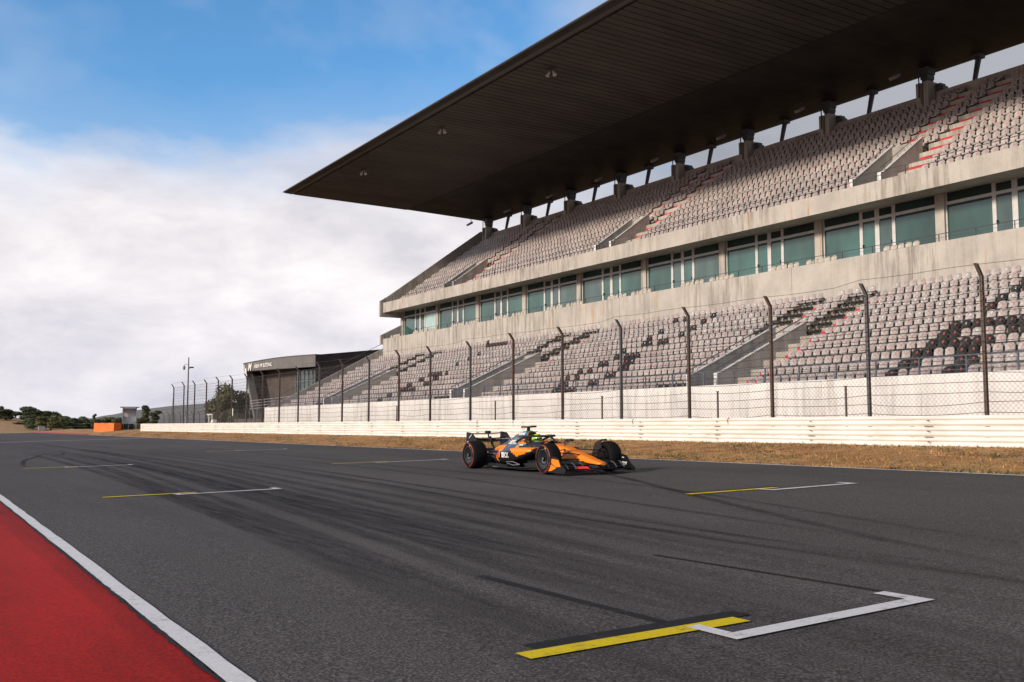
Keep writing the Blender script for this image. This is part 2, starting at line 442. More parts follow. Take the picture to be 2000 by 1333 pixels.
grid_box(3.25, 4.97, 1.78, 1.98, 'nearest grid slot, yellow bar and white bracket in front of the camera')
grid_box(11.9, 13.12, 2.2, 2.3, 'grid slot with yellow bar and white bracket right of the racing car')
grid_box(3.56, 20.2, 1.75, 2.0, 'grid slot with yellow bar and white bracket left of the racing car, before the barrier', False)
grid_box(11.95, 29.6, 1.9, 2.5, 'thin yellow and white grid slot just behind the rear wheel of the car', False)
grid_box(3.8, 35.2, 1.6, 2.0, 'far grid slot at the left between two curled tyre marks', False)
grid_box(12.6, 46.6, 1.8, 2.4, 'faint far grid slot near the grass verge at left', False)
tag(ribbon('start_line', [(1.8, 86), (20, 91)], .55, 'paint_white', .012), 'white line painted right across the track far down the straight', 'road marking', kind='thing')

# grass tufts along the verge
def tufts():
    b = MB()
    for i in range(17000):
        y = rnd.uniform(9, 124) if rnd.random() < .45 else rnd.uniform(9, 50)
        x = 20.25 + 5.7 * rnd.random()
        if rnd.random() < .12: x = rnd.choice((20.22, 25.85)) + rnd.uniform(-.05, .15)
        z = gz(x, y); a = rnd.uniform(0, 6.28); h = rnd.uniform(.025, .085) * (1.9 if rnd.random() < .06 else 1)
        w = .02; lx = rnd.uniform(-.06, .06); ly = rnd.uniform(-.06, .06)
        g = 1 if (math.sin(y * .31 + 1) * math.sin(x * 1.7 + y * .13) > .55 and rnd.random() < .7) else 0
        c, s_ = math.cos(a) * w, math.sin(a) * w
        b.add([(x - c, y - s_, z), (x + c, y + s_, z), (x + lx + c * .3, y + ly, z + h), ], [(0, 1, 2)], g)
        b.add([(x - s_, y + c, z), (x + s_, y - c, z), (x - lx, y + ly * 2, z + h * .8)], [(0, 1, 2)], g)
    o = b.build('dry_grass', ['blade_dry', 'blade_green']); tag(o, 'short dry tufts of grass on the verge along the guardrail', 'grass', kind='stuff')
tufts()

# ------------------------------------------------------------------ guardrail
GX = 26.0
def guardrail():
    g = empty('guardrail', (GX, 15, 0)); off = Matrix.Translation((-GX, -15, 0))
    tag(g, 'long cream white triple beam steel guardrail along the dry verge', 'guardrail')
    W = [(.04, .0), (.035, .008), (-.045, .052), (-.05, .062), (-.05, .098), (-.045, .108), (.035, .142), (.04, .150), (.04, .166), (.035, .174), (-.045, .218), (-.05, .228), (-.05, .262), (-.045, .272), (.035, .304), (.04, .318)]
    for k in range(3):
        b = MB(); z0 = .765 + k * .312
        ybase = -8.0
        while ybase < 125:
            y1 = min(ybase + 4.4, 125); dx = rnd.uniform(-.006, .006); dz = rnd.uniform(-.004, .004)
            poly = [(GX + x + dx - .012 * (ybase % 2), z0 + z * .95 + dz) for x, z in W]
            back = [(x + .012, z) for x, z in poly[::-1]]
            P = poly + back
            P = [(x - GX, z) for x, z in P]
            b.prism_y(P, ybase - 15, y1 + .22 - 15)
            # joint shadow slot and bolt heads
            b.box(-.062, -.05, y1 - .1 - 15, y1 - .02 - 15, z0 + .15, z0 + .18, 1)
            if k: b.box(-.03, -.02, y1 - 15 - .2, y1 - 15 + .1, z0 - .014, z0 + .004, 1)
            ybase = y1 if y1 >= 125 else ybase + 4.4
            if y1 >= 125: break
        o = b.build('beam', ['rail_paint', 'bracket'], g); smooth_angle(o, 50)
    for i in range(-1, 31):
        y = 14.6 + 4.4 * i
        if y > 125: break
        b = MB(); b.box(.07, .17, y - 15 - .05, y - 15 + .05, .6, 1.66)
        b.build('post', 'steel_grey', g)
    b = MB()
    for y in frange(-8, 125, 130)[:-1]:
        h = .80 + .04 * rnd.random()
        b.box(-.10 - .03 * rnd.random(), .06, y - 15, y + 133 / 130 - 15, .55, h - .02)
    b.build('concrete_footing', 'rail_base', g)
    for y in (26.55, 32.0, 41.2, 44.7):
        b = MB(); b.tube([(-.05, y - 15 - .05, 1.70), (-.07, y - 15, 1.66), (-.075, y - 15 + .03, 1.58), (-.05, y - 15 - .02, 1.44)], .014, 5)
        b.build('cable_loop', 'steel_dark', g)
guardrail()

# ------------------------------------------------------------------ catch fence
FX = 27.0
FY = [12.95, 17.15, 21.21, 25.39, 29.76, 34.08, 38.52, 42.88, 47.28, 52.02, 56.25, 60.79, 65.32, 69.69, 74.1, 78.48, 82.76, 87.14, 91.61, 96.12, 100.28, 104.75, 109.14, 113.62]
def fence():
    g = empty('catch_fence', (FX, FY[1], 0)); oy = FY[1]
    tag(g, 'tall chain link catch fence with bent steel posts behind the guardrail', 'fence')
    rust = [0, 1, 0, 1, 1, 0, 1, 1, 0, 1, 1, 0, 1, 0, 0, 1, 1, 0, 1, 0, 1, 0, 1, 0]
    for i, y in enumerate(FY):
        h = 5.72 + .06 * math.sin(i * 2.1); yy = y - oy
        b = MB()
        t = .045; w = .055
        # rolled H section: two flanges and a web, bent at the top towards the track
        def seg(p, q):
            for (ax, bx, ay, by) in ((-w, -w + .014, -t, t), (w - .014, w, -t, t), (-w, w, -.006, .006)):
                vs = [(p[0] + ax, yy + ay, p[1]), (p[0] + bx, yy + ay, p[1]), (p[0] + bx, yy + by, p[1]), (p[0] + ax, yy + by, p[1]),
                      (q[0] + ax, yy + ay, q[1]), (q[0] + bx, yy + ay, q[1]), (q[0] + bx, yy + by, q[1]), (q[0] + ax, yy + by, q[1])]
                b.add(vs, [(3, 2, 1, 0), (4, 5, 6, 7), (0, 1, 5, 4), (1, 2, 6, 5), (2, 3, 7, 6), (3, 0, 4, 7)])
        seg((0, .7), (0, h)); seg((0, h), (-.26, h + .36))
        for z in frange(1.75, h - .2, 13): b.box(-w - .015, -w, yy - .02, yy + .02, z - .02, z + .02)
        b.build('post', 'post_rust' if rust[i] else 'post_steel', g)
    zs = frange(1.8, 5.62, 13)
    for k, z in enumerate(zs):
        b = MB()
        for i in range(len(FY) - 1):
            y0, y1 = FY[i] - oy, FY[i + 1] - oy; sag = rnd.uniform(.0, .07) * (1 if rnd.random() < .75 else 2); slope = rnd.uniform(-.05, .05)
            b.tube([(-.085, lerp(y0, y1, t), z + slope * math.sin(t * math.pi) - sag * 4 * t * (1 - t)) for t in (0, .17, .33, .5, .67, .83, 1)], .0085, 4, cap=False)
        b.build('cable', 'wire', g)
    b = MB(); b.tube([(-.27, FY[0] - oy, 6.09)] + [(-.27, lerp(FY[i], FY[i + 1], t) - oy, 6.09 + .06 * math.sin(i * 2.1) - .05 * math.sin(t * math.pi)) for i in range(len(FY) - 1) for t in (.25, .5, .75, 1)], .007, 4, cap=False)
    b.build('cable', 'wire', g)
    # woven wire: crossing diagonals for each bay
    zlo, zhi, p, hw = 1.66, 5.70, .155, .0032
    for i in range(len(FY) - 1):
        y0, y1 = FY[i] - oy, FY[i + 1] - oy; b = MB(); H = zhi - zlo
        hwi = hw * (1 + .25 * (i > 4))
        for sgn in (1, -1):
            xw = -.105 if sgn > 0 else -.108
            n = int((y1 - y0 + H) / p) + 1
            for k in range(n):
                # line y = c + sgn*(z-zlo)
                c = (y0 - H + k * p) if sgn > 0 else (y0 + k * p)
                pts = []
                za, zb = zlo, zhi
                if sgn > 0: za = max(zlo, zlo + (y0 - c)); zb = min(zhi, zlo + (y1 - c))
                else: za = max(zlo, zlo + (c - y1)); zb = min(zhi, zlo + (c - y0))
                if zb - za < .05: continue
                ya, yb = c + sgn * (za - zlo), c + sgn * (zb - zlo)
                b.add([(xw, ya - hwi * 1.4, za), (xw, ya + hwi * 1.4, za), (xw, yb + hwi * 1.4, zb), (xw, yb - hwi * 1.4, zb)], [(0, 1, 2, 3)])
        b.build('wire_mesh', 'wire', g)
    b = MB(); b.tube([(0, FY[-1] - oy, 5.2), (0, FY[-1] - oy + 1.6, .9)], .012, 5); b.tube([(0, FY[-1] - oy, 4.2), (0, FY[-1] - oy + 1.2, .9)], .012, 5)
    b.build('stay_wire', 'wire', g)
    b = MB(); b.tube([(0, FY[17] - oy, 3.4), (0, FY[17] - oy - 2.2, .9)], .02, 5); b.build('stay_wire', 'wire', g)
fence()
# thin rusty stakes between fence and wall
for j, (y, X, h, lab) in enumerate([(39.4, 30, 1.9, 'thin rusty stake left of the nearest stairwell, in front of the white wall'), (49.6, 30, 1.9, 'thin rusty stake behind the cockpit of the racing car, before the white wall'), (62.8, 30, 1.8, 'thin rusty stake in front of the middle stairwell'), (24.6, 30, 1.9, 'thin rusty stake under the dark seats, in front of the white wall'), (31.3, 30, 1.9, 'thin rusty stake right of the nearest stairwell, in front of the white wall')]):
    b = MB(); b.box(-.03, .03, -.03, .03, 0, h); b.box(-.045, .045, -.045, .045, h, h + .03)
    tag(b.build('steel_stake', 'post_rust', None, False, (X, y, .95)), lab, 'stake', 'stakes before the white wall')
# white painted wall in front of the seats
WX = 35.0
b = MB()
b.prism_y([(0, .6), (0, 3.40), (.04, 3.44), (.30, 3.44), (.30, .6)], -18 - 20, 106.5 - 20)
for y in frange(-10, 100, 22): b.box(-.004, .002, y - 20, y - 20 + .018, .8, 3.38, 1)
w = b.build('perimeter_wall', ['white_wall', 'concrete_wall'], None, False, (WX, 20, 0)); tag(w, 'long white painted concrete wall under the lower seats', 'wall')
# ------------------------------------------------------------------ grandstand
YE, Y0 = 106.5, -12.0          # far end (seen), near end (outside the frame)
gs = empty('grandstand', (35.4, 60, 0)); tag(gs, 'long concrete grandstand with two seating tiers, glazed boxes and a dark cantilever roof', 'grandstand')
GINV = Matrix.Translation((-35.4, -60, 0))
def gpart(b, name, mats, smooth=False, parent=gs, inv=GINV):
    o = b.build(name, mats, None, smooth); o.parent = parent; o.matrix_parent_inverse = inv; return o
VC = [39.05, 65.55, 91.5]       # stairwell centres along the stand
LZ = lambda i: 3.0 + .475 * i   # floor of lower row i
LX = lambda i: 36.74 + .96 * i  # seat back of lower row i
UZ = lambda i: 15.85 + .765 * i
UX = lambda i: 51.04 + 1.066 * i
# lower terrace, cut where the stairwells come up (rows 0-6)
def stepped(x_of, z_of, n, x_first, x_last, zb):
    P = [(x_first, zb), (x_first, z_of(0))]
    for i in range(n - 1):
        P += [(x_of(i) + .07, z_of(i)), (x_of(i) + .07, z_of(i + 1))]
    P += [(x_last, z_of(n - 1)), (x_last, zb)]
    return P
lowP = stepped(LX, LZ, 13, 35.31, 49.0, .8)
lowTop = [(LX(6) + .07, .8)] + [(LX(6) + .07, LZ(7))] + stepped(lambda i: LX(i + 7), lambda i: LZ(i + 7), 6, 0, 49.0, .8)[2:]
b = MB(); cur = YE
for c in VC[::-1]:
    b.prism_y(lowP, c + 1.05, cur); b.prism_y(lowTop, c - 1.05, c + 1.05); cur = c - 1.05
b.prism_y(lowP, Y0, cur)
gpart(b, 'lower_terrace', 'concrete_terrace')
upP = [(49.25, 15.2)] + stepped(UX, UZ, 12, 49.25, 63.0, 15.2)[1:-1] + [(63.0, 23.6), (52.5, 15.2)]
upTop = [(UX(2) + .07, 15.6)] + [(UX(2) + .07, UZ(3))] + stepped(lambda i: UX(i + 3), lambda i: UZ(i + 3), 9, 0, 63.0, 15.2)[2:-1] + [(63.0, 23.4), (54.6, 15.6)]
UV = [38.72, 64.8, 91.45]
b = MB(); cur = YE
for c in UV[::-1]:
    b.prism_y(upP, c + 1.03, cur); b.prism_y(upTop, c - 1.03, c + 1.03); cur = c - 1.03
b.prism_y(upP, Y0, cur)
gpart(b, 'upper_terrace', 'concrete_terrace')
# concrete band below the boxes, in cast panels
b = MB(); ys = []
y = YE
while y > Y0:
    y1 = max(Y0, y - 8.9)
    b.prism_y([(49.0, 8.6), (49.0, 11.58), (49.22, 11.62), (49.3, 11.62), (49.3, 8.6)], y1 + .012, y - .012); y = y1
gpart(b, 'box_parapet', 'concrete_band')
b = MB(); b.box(49.3, 52.6, Y0, YE, 10.9, 11.15); gpart(b, 'box_floor', 'concrete_terrace')
b = MB(); y = YE
while y > Y0:
    y1 = max(Y0, y - 17.8)
    b.prism_y([(49.0, 14.68), (48.98, 15.84), (49.2, 15.88), (49.26, 15.88), (49.26, 14.9), (52.6, 15.12), (52.6, 14.98)], y1 + .006, y - .006); y = y1
gpart(b, 'upper_parapet', 'concrete_band')
# end walls and back wall
b = MB()
b.prism_y([(48.6, 14.2), (48.6, 16.05), (49.4, 16.5), (62.3, 25.75), (63.2, 25.75), (63.2, 14.2)], YE + .02, YE + .34)
b.prism_y([(48.72, 10.95), (48.72, 12.0), (51.5, 13.4), (52.6, 13.9), (52.6, 10.95)], YE + .02, YE + .34)
gpart(b, 'end_wall', 'concrete_wall')
b = MB(); b.prism_y([(35.4, .8), (35.4, 3.55), (36.6, 4.0), (49.2, 10.55), (49.2, .8)], YE + .02, YE + .30); gpart(b, 'side_wall', 'concrete_wall')
b = MB(); b.box(50.0, 63.0, YE + .02, YE + .3, .8, 10.9); b.box(52.6, 63.0, Y0, YE, .8, 10.9); gpart(b, 'rear_wall', 'concrete_wall')
CY = [105.6 - 8.87 * k for k in range(13)]
b = MB()
for a, c in zip(CY[:-1], CY[1:]):
    b.box(63.05, 63.35, c + .56, (a + c) / 2 - .01, 22.5, 25.40); b.box(63.05, 63.35, (a + c) / 2 + .01, a - .56, 22.5, 25.40)
b.box(63.05, 63.35, 106.16, YE, 22.5, 25.4)
gpart(b, 'back_wall', 'concrete_band')
for y in CY:
    b = MB(); b.box(62.2, 63.5, y - .5, y - .13, 22.8, 26.1); b.box(62.2, 63.5, y + .13, y + .5, 22.8, 26.1); b.box(62.55, 63.5, y - .13, y + .13, 22.8, 25.9)
    o = gpart(b, 'roof_column', 'concrete_band')
    b = MB(); b.box(62.5, 63.3, y - .20, y + .20, 26.1, 26.4); b.box(62.45, 63.3, y - .28, y + .28, 26.4, 26.75)
    b.box(62.4, 63.3, y - .36, y + .36, 26.75, 27.25); b.box(63.0, 63.6, y - 1.15, y - .55, 25.4, 25.72); b.box(63.0, 63.6, y - .95, y - .55, 25.72, 25.95)
    b.tube([(62.15, y + .2, 25.0), (62.15, y + .2, 27.0)], .05, 6)
    bb = b.build('bearing', 'steel_dark', o)
for a, c in zip(CY[:-1], CY[1:]):
    ym = lerp(c, a, .62); b = MB(); b.tube([(63.3, ym, 25.3), (63.6, ym - .25, 27.3)], [.16, .21], 8); b.box(63.2, 63.9, ym - .5, ym + .1, 27.0, 27.3)
    gpart(b, 'roof_strut', 'steel_dark')
# roof: thin front edge, ribbed soffit out to the seam, smooth soffit behind
YR = 107.3
roof = None
b = MB()
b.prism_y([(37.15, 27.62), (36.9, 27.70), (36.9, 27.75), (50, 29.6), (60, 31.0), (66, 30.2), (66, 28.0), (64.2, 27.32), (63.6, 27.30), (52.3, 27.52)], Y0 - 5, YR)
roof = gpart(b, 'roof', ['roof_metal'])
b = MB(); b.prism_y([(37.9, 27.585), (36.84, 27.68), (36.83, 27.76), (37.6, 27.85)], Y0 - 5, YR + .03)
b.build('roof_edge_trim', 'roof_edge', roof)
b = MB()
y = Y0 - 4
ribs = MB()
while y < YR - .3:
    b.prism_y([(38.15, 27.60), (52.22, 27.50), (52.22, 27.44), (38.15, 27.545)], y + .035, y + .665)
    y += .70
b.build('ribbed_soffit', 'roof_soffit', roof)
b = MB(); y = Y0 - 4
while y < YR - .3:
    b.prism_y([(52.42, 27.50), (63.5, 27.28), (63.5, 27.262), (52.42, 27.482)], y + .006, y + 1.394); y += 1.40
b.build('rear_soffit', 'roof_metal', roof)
b = MB(); b.box(52.24, 52.40, Y0 - 4, YR - .3, 27.43, 27.47); b.build('seam', 'groove', roof)
# stairwell side walls with sloping tops
def stairwell(c, hw, x0, x1, z0, zf, z1, zlow, name):
    b = MB()
    for s in (-1, 1):
        ya, yb = (c + s * hw - .11, c + s * hw + .11)
        b.prism_y([(x0, zlow), (x0, zf), (x0 + .25, zf + .04), (x1, z1), (x1 + .05, z1), (x1 + .05, zlow)], ya, yb)
    b.prism_y([(x1 - .12, zlow), (x1 - .12, z1 - .15), (x1 + .05, z1 - .15), (x1 + .05, zlow)], c - hw + .11, c + hw - .11)
    b.box(x0, x1, c - hw + .11, c + hw - .11, zlow - .1, zlow)
    o = gpart(b, name, 'concrete_wall')
    b = MB()
    for s in (-1, 1):
        yy = c + s * hw
        b.box(x0 - .012, x0 - .002, yy - .125, yy + .125, zlow, zf)
        b.prism_y([(x0 - .012, zf), (x0 + .24, zf + .045), (x1, z1 + .005), (x1, z1 + .02), (x0 + .22, zf + .062), (x0 - .012, zf + .02)], yy - .125, yy + .125)
    b.build('wall_capping', 'white_paint', o)
    return o
for c in VC: stairwell(c, 1.05, 36.3, 43.05, 3.0, 4.12, 7.15, 2.2, 'stairwell_wall')
for c in UV: stairwell(c, 1.03, 49.5, 53.55, 15.85, 16.45, 19.2, 15.3, 'stairwell_wall')
# aisles: half steps with red risers
def aisle(y0, y1, i0, n, X, Z, name='aisle_steps'):
    """one flight: a stepped profile whose lower risers are painted red"""
    P = []; col = []
    for i in range(i0, n):
        xb = X(i) + .07; dz = Z(i + 1) - Z(i)
        P += [(xb - .33, Z(i) + .004), (xb - .33, Z(i) + dz / 2), (xb - .004, Z(i) + dz / 2), (xb - .004, Z(i + 1) + .004)]; col += [1, 0, 0, 0]
    P += [(P[-1][0] + .02, P[-1][1]), (P[-1][0] + .02, P[-1][1] - .3), (P[0][0] + .3, P[0][1] - .3)]; col += [0, 0, 0]
    b = MB(); m = len(P); v = [(x, y0, z) for x, z in P] + [(x, y1, z) for x, z in P]
    for k in range(m): pass
    b.add(v, [(k, (k + 1) % m, m + (k + 1) % m, m + k) for k in range(m)] + [tuple(range(m))[::-1], tuple(range(m, 2 * m))]); b.m = col + [0, 0]
    fixn(gpart(b, name, ['concrete_band', 'riser_red']))
for c in VC:
    aisle(c - 3.05, c - 2.1, 0, 12, LX, LZ); aisle(c + .85, c + 1.75, 7, 12, LX, LZ)
for c in UV:
    aisle(c - 2.65, c - 1.35, 0, 11, UX, UZ); aisle(c + .5, c + 1.7, 3, 11, UX, UZ)
# glazing between concrete pillars
PY = [106.55 - 8.93 * k for k in range(13)]
GXX = 51.6
for k, y in enumerate(PY):
    b = MB(); b.box(51.42, 52.3, y - .3, y + .3, 11.15, 15.02); gpart(b, 'pillar', 'concrete_band')
def frame_bars(b, y0, y1, z0, z1, t=.09, d=.09, mid=None):
    b.box(GXX, GXX + d, y0, y0 + t, z0, z1); b.box(GXX, GXX + d, y1 - t, y1, z0, z1)
    b.box(GXX, GXX + d, y0 + t, y1 - t, z0, z0 + t); b.box(GXX, GXX + d, y0 + t, y1 - t, z1 - t, z1)
    if mid: b.box(GXX - .01, GXX + d - .01, y0 + t, y1 - t, mid - .09, mid + .09)
for k in range(12):
    hi, lo = PY[k] - .3, PY[k + 1] + .3       # bay from hi (far) to lo (near)
    w = hi - lo; win = 2.92; door = (w - 2 * win) / 2
    spans = [('window', hi - win, hi), ('door', hi - win - door, hi - win), ('door', lo + win, lo + win + door), ('window', lo, lo + win)]
    for kind, a, c in spans:
        b = MB(); tt = .07 if kind == 'window' else .16
        frame_bars(b, a, c, 11.16, 15.0, tt, .1, 14.27)
        f = gpart(b, kind, 'mullion')
        q = MB(); q.box(GXX + .05, GXX + .07, a + tt, c - tt, 11.16 + tt, 14.18)
        q.build('pane', 'glass_pale' if (k == 0 and kind == 'window' and a < 103) else rnd.choice(('glass_teal', 'glass_teal', 'glass_teal_grey', 'glass_teal_deep')), f)
        q = MB(); q.box(GXX + .052, GXX + .072, a + tt, c - tt, 14.36, 15.0 - tt); q.build('transom_pane', 'glass_dark', f)  # transom glass darkened in colour for the soffit shade it reflects
        if kind == 'door':
            q = MB(); yy = a + .2 if a == lo + win else c - .2
            q.box(GXX - .06, GXX, yy - .03, yy + .03, 12.55, 12.75); q.build('handle', 'groove', f)
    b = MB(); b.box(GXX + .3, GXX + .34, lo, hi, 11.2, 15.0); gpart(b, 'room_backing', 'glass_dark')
# railings
def railing(name, x, y0, y1, z0, z1, step, mids=(), r=.028, mat='steel_blue'):
    b = MB(); b.tube([(x, y0, z1), (x, y1, z1)], r * 1.25, 6)
    for m in mids: b.tube([(x, y0, m), (x, y1, m)], r * .5, 5)
    n = int(round((y1 - y0) / step))
    for i in range(n + 1):
        y = y0 + (y1 - y0) * i / n
        b.box(x - .025, x + .025, y - r, y + r, z0, z1)
    gpart(b, name, mat)
cur = 105.9
for c in VC[::-1] + [None]:
    lo = (c if c else -6)
    if c:
        railing('railing', 35.32, c + 1.2, cur, 3.42, 4.14, 2.1, (3.6, 3.78, 3.96)); railing('railing', 35.32, c - 1.2, c + 1.15, 3.42, 4.14, 1.17, (3.6, 3.78, 3.96)); cur = c - 1.25
    else: railing('railing', 35.32, -6, cur, 3.42, 4.14, 2.1, (3.6, 3.78, 3.96))
railing('railing', 49.12, -6, 106.3, 11.6, 12.02, 2.2, (11.82,), .016, 'steel_dark')
railing('railing', 49.12, -6, 106.4, 15.86, 16.42, 2.1, (16.15,), .016, 'steel_dark')
def handrail(pts, name='handrail', r=.03):
    b = MB(); b.tube(pts, r, 6)
    (xa, ya, za), (xb, yb, zb) = pts[0], pts[-1]; n = 6
    for i in range(n):
        t = (i + .5) / n; x, y, z = lerp(xa, xb, t), lerp(ya, yb, t), za + (zb - za) * t
        b.tube([(x, y, z), (x + .12, y, z - .22)], r * .6, 5)
    gpart(b, name, 'steel_blue')
for c in VC:
    for s in (-1, 1): handrail([(36.35, c + s * 1.05, 4.36), (43.0, c + s * 1.05, 7.42)])
for c in UV:
    for s in (-1, 1): handrail([(49.6, c + s * 1.03, 16.75), (53.5, c + s * 1.03, 19.45)], r=.022)
b = MB(); b.tube([(36.0, YE + .15, 4.45), (49.0, YE + .15, 11.05)], .03, 6); gpart(b, 'handrail', 'steel_dark')

# ------------------------------------------------------------------ seats
def seat_parts(markmat):
    """folding shell: backrest with rounded top, pan with rolled front edge; faces -x"""
    back = MB(); cols = [-.215, -.18, -.1, 0, .1, .18, .215]; rows = [.50, .58, .66, .75, .805, .835]
    def P(y, z, d):
        k = abs(y) / .215
        zz = z - (.075 * max(0, k - .55) / .45 * (z > .7)) - (.02 * (k > .95) * (z > .7))
        return (-.045 * k * k + .10 * (z - .36) + .015 - .10 + d, y, zz)
    fr = [P(y, z, 0) for z in rows for y in cols]; bk = [P(y, z, .03) for z in rows for y in cols]
    n = len(cols); m = len(rows); fs = []
    for j in range(m - 1):
        for i in range(n - 1):
            a = j * n + i
            fs.append((a, a + n, a + n + 1, a + 1)); fs.append((a + n * m, a + 1 + n * m, a + n + 1 + n * m, a + n + n * m))
    for j in range(m - 1):
        a, c = j * n, j * n + n - 1
        fs.append((a, a + n * m, a + n + n * m, a + n)); fs.append((c, c + n, c + n + n * m, c + n * m))
    for i in range(n - 1):
        a = (m - 1) * n + i; fs.append((a, a + n * m, a + 1 + n * m, a + 1)); fs.append((i, i + 1, i + 1 + n * m, i + n * m))
    back.add(fr + bk, fs, 0)
    # printed mark: open ring
    ring = []; k = 9
    for i in range(k + 1):
        t = R(-235 + 290 * i / k) + math.pi / 2 + R(35)
        for r in (.026, .055): ring.append((-.092 + .10 * (.69 + r * math.sin(t) - .36), r * math.cos(t), .69 + r * math.sin(t)))
    back.add(ring, [(2 * i, 2 * i + 1, 2 * i + 3, 2 * i + 2) for i in range(k)], 1)
    pan = MB(); ry = [-.225, -.16, 0, .16, .225]; rx = [(-.07, .40), (-.25, .385), (-.40, .405), (-.455, .385), (-.46, .335)]
    up = [(x, y, z + (.03 if abs(y) > .2 else 0)) for x, z in rx for y in ry]; dn = [(x + .02, y, z - .045) for x, z in rx for y in ry]
    n = 5; fs = []
    for j in range(4):
        for i in range(4):
            a = j * 5 + i; fs.append((a, a + 1, a + 6, a + 5)); fs.append((a + 25, a + 30, a + 31, a + 26))
        a = j * 5; fs.append((a, a + 5, a + 30, a + 25)); a += 4; fs.append((a, a + 25, a + 30, a + 5))
    for i in range(4):
        a = 20 + i; fs.append((a, a + 1, a + 26, a + 25))
    pan.add(up + dn, fs, 0)
    pan.box(-.40, .0, -.03, .03, .27, .345, 2); pan.box(-.06, .02, -.05, .05, .12, .36, 2); pan.box(-.03, .07, -.271, .271, .34, .50, 2); pan.box(-.04, .03, -.19, .19, .48, .56, 2)
    return back, pan
BACK, PAN = seat_parts('seat_mark')
GAP_BAR = MB(); GAP_BAR.box(-.06, .06, -.271, .271, .10, .345, 2)     # dark bar added to fill the gap under each upper-row seat
DARK = [(0, 27.87), (0, 27.36), (0, 24.67), (0, 24.13), (1, 27.87), (1, 27.31), (1, 25.16), (1, 24.64), (2, 27.85), (2, 27.31), (2, 25.69), (2, 25.17), (3, 27.84), (3, 27.3), (3, 26.76), (3, 26.23), (3, 25.68), (3, 25.15), (3, 24.62), (4, 27.83), (4, 27.29), (4, 24.6), (4, 24.1), (5, 27.78), (5, 27.28), (5, 26.73), (5, 26.19), (5, 25.65), (5, 25.15), (5, 24.61), (5, 24.1), (4, 23.5), (7, 27.26), (8, 27.24), (9, 27.26), (9, 26.73), (10, 27.28), (7, 52.02), (7, 51.38), (7, 50.81), (7, 50.24), (8, 52.57), (9, 52.45), (8, 49.65), (11, 53.51), (10, 49.54), (11, 49.41), (9, 49.5), (11, 52.32), (5, 52.77), (6, 53.37), (5, 51.57), (5, 50.98), (5, 50.4), (4, 50.49), (4, 49.86), (3, 50.13), (3, 49.45), (4, 53.44), (4, 52.79), (2, 50.11), (2, 49.48), (3, 54.09), (3, 53.47), (1, 50.77), (1, 50.18), (2, 54.19), (2, 53.6), (1, 53.07), (1, 53.77), (0, 53.21), (0, 52.63), (0, 52.0), (0, 51.44), (0, 50.85), (12, 80.88), (11, 78.71), (11, 78.16), (11, 77.71), (11, 77.17), (11, 76.63), (11, 76.1), (11, 79.54), (9, 77.85), (8, 77.94), (7, 78.11), (5, 80.06), (5, 79.56), (5, 79.07), (5, 78.58), (5, 78.09), (5, 77.61), (5, 77.04), (4, 77.23), (4, 76.66), (3, 77.3), (3, 76.72), (4, 80.2), (4, 79.59), (3, 80.31), (3, 79.69), (2, 79.88), (2, 79.37), (2, 78.86), (2, 78.35), (2, 77.85), (2, 77.36), (1, 80.58), (1, 79.94), (0, 80.62), (0, 79.98)]
WHITE_ROWS = {12: .45, 10: .15, 9: .75, 8: .8, 7: .3, 6: .4}
def lower_kind(i, y):
    for c in VC:
        d = y - c
        if i < 7:
            if -3.1 < d < 1.15: return None
            if 1.15 < d < 1.75: return 'gap' if i in (1, 2, 3, 4, 5, 6) else None
            if i == 0 and 1.15 < d < 4.1: return 'gap'
        else:
            if -3.1 < d < -2.05 or .8 < d < 1.8: return None
            if -2.05 < d < -.95 or 1.8 < d < 2.9: return 'gap' if i != 12 else 'grey'
    for r, yy in DARK:
        if r == i and abs(yy - y) < .275: return 'dark'
    return 'grey'
LOW = []   # (row, y, kind)
for i in range(13):
    y = 27.6 + (.06 * (i % 3))
    k = int((y - 19.0) / .545); y -= k * .545
    while y < 105.9:
        LOW.append((i, y, lower_kind(i, y))); y += .545
def shape_mesh(name, src, mats):
    o = src.build(name, mats); m = o.data; bpy.data.objects.remove(o); m.polygons.foreach_set('use_smooth', [True] * len(m.polygons)); m.set_sharp_from_angle(angle=R(40)); return m
SM = {}
for kd, base in (('grey', 'seat_grey'), ('dark', 'seat_dark')):
    SM[kd, 'red'] = shape_mesh('backrest', BACK, [base, 'seat_mark', 'bracket']); SM[kd, 'white'] = shape_mesh('backrest', BACK, [base, 'mark_white', 'bracket'])
    SM[kd, 'pan'] = shape_mesh('seat_pan', PAN, [base, 'seat_mark', 'bracket'])
def in_view_size(i, y):
    return 1 / math.hypot(LX(i) - 0, y)
real = [s for s in LOW if s[2] in ('grey', 'dark')]
# one section is built seat by seat: the one nearest the camera, right of the nearest stairwell, then the rows left of it
def left_limit(i): return 20.6 + .50 * i * .96      # near end of what the frame shows
blockR = [s for s in real if s[1] < VC[0] - 3.0 and s[1] > left_limit(s[0])]
blockL = [s for s in real if s[1] > VC[0] + 1.1]
blockL.sort(key=lambda s: -in_view_size(s[0], s[1]))
single = blockR + blockL[:max(0, 300 - len(blockR))]
single = set((i, round(y, 3)) for i, y, k in single[:300])
ORD = ['zeroth', 'first', 'second', 'third', 'fourth', 'fifth', 'sixth', 'seventh', 'eighth', 'ninth', 'tenth', 'eleventh', 'twelfth', 'thirteenth', 'fourteenth', 'fifteenth', 'sixteenth', 'seventeenth', 'eighteenth', 'nineteenth', 'twentieth']
ORD += ['twenty-' + w for w in ORD[1:10]] + ['thirtieth'] + ['thirty-' + w for w in ORD[1:10]]
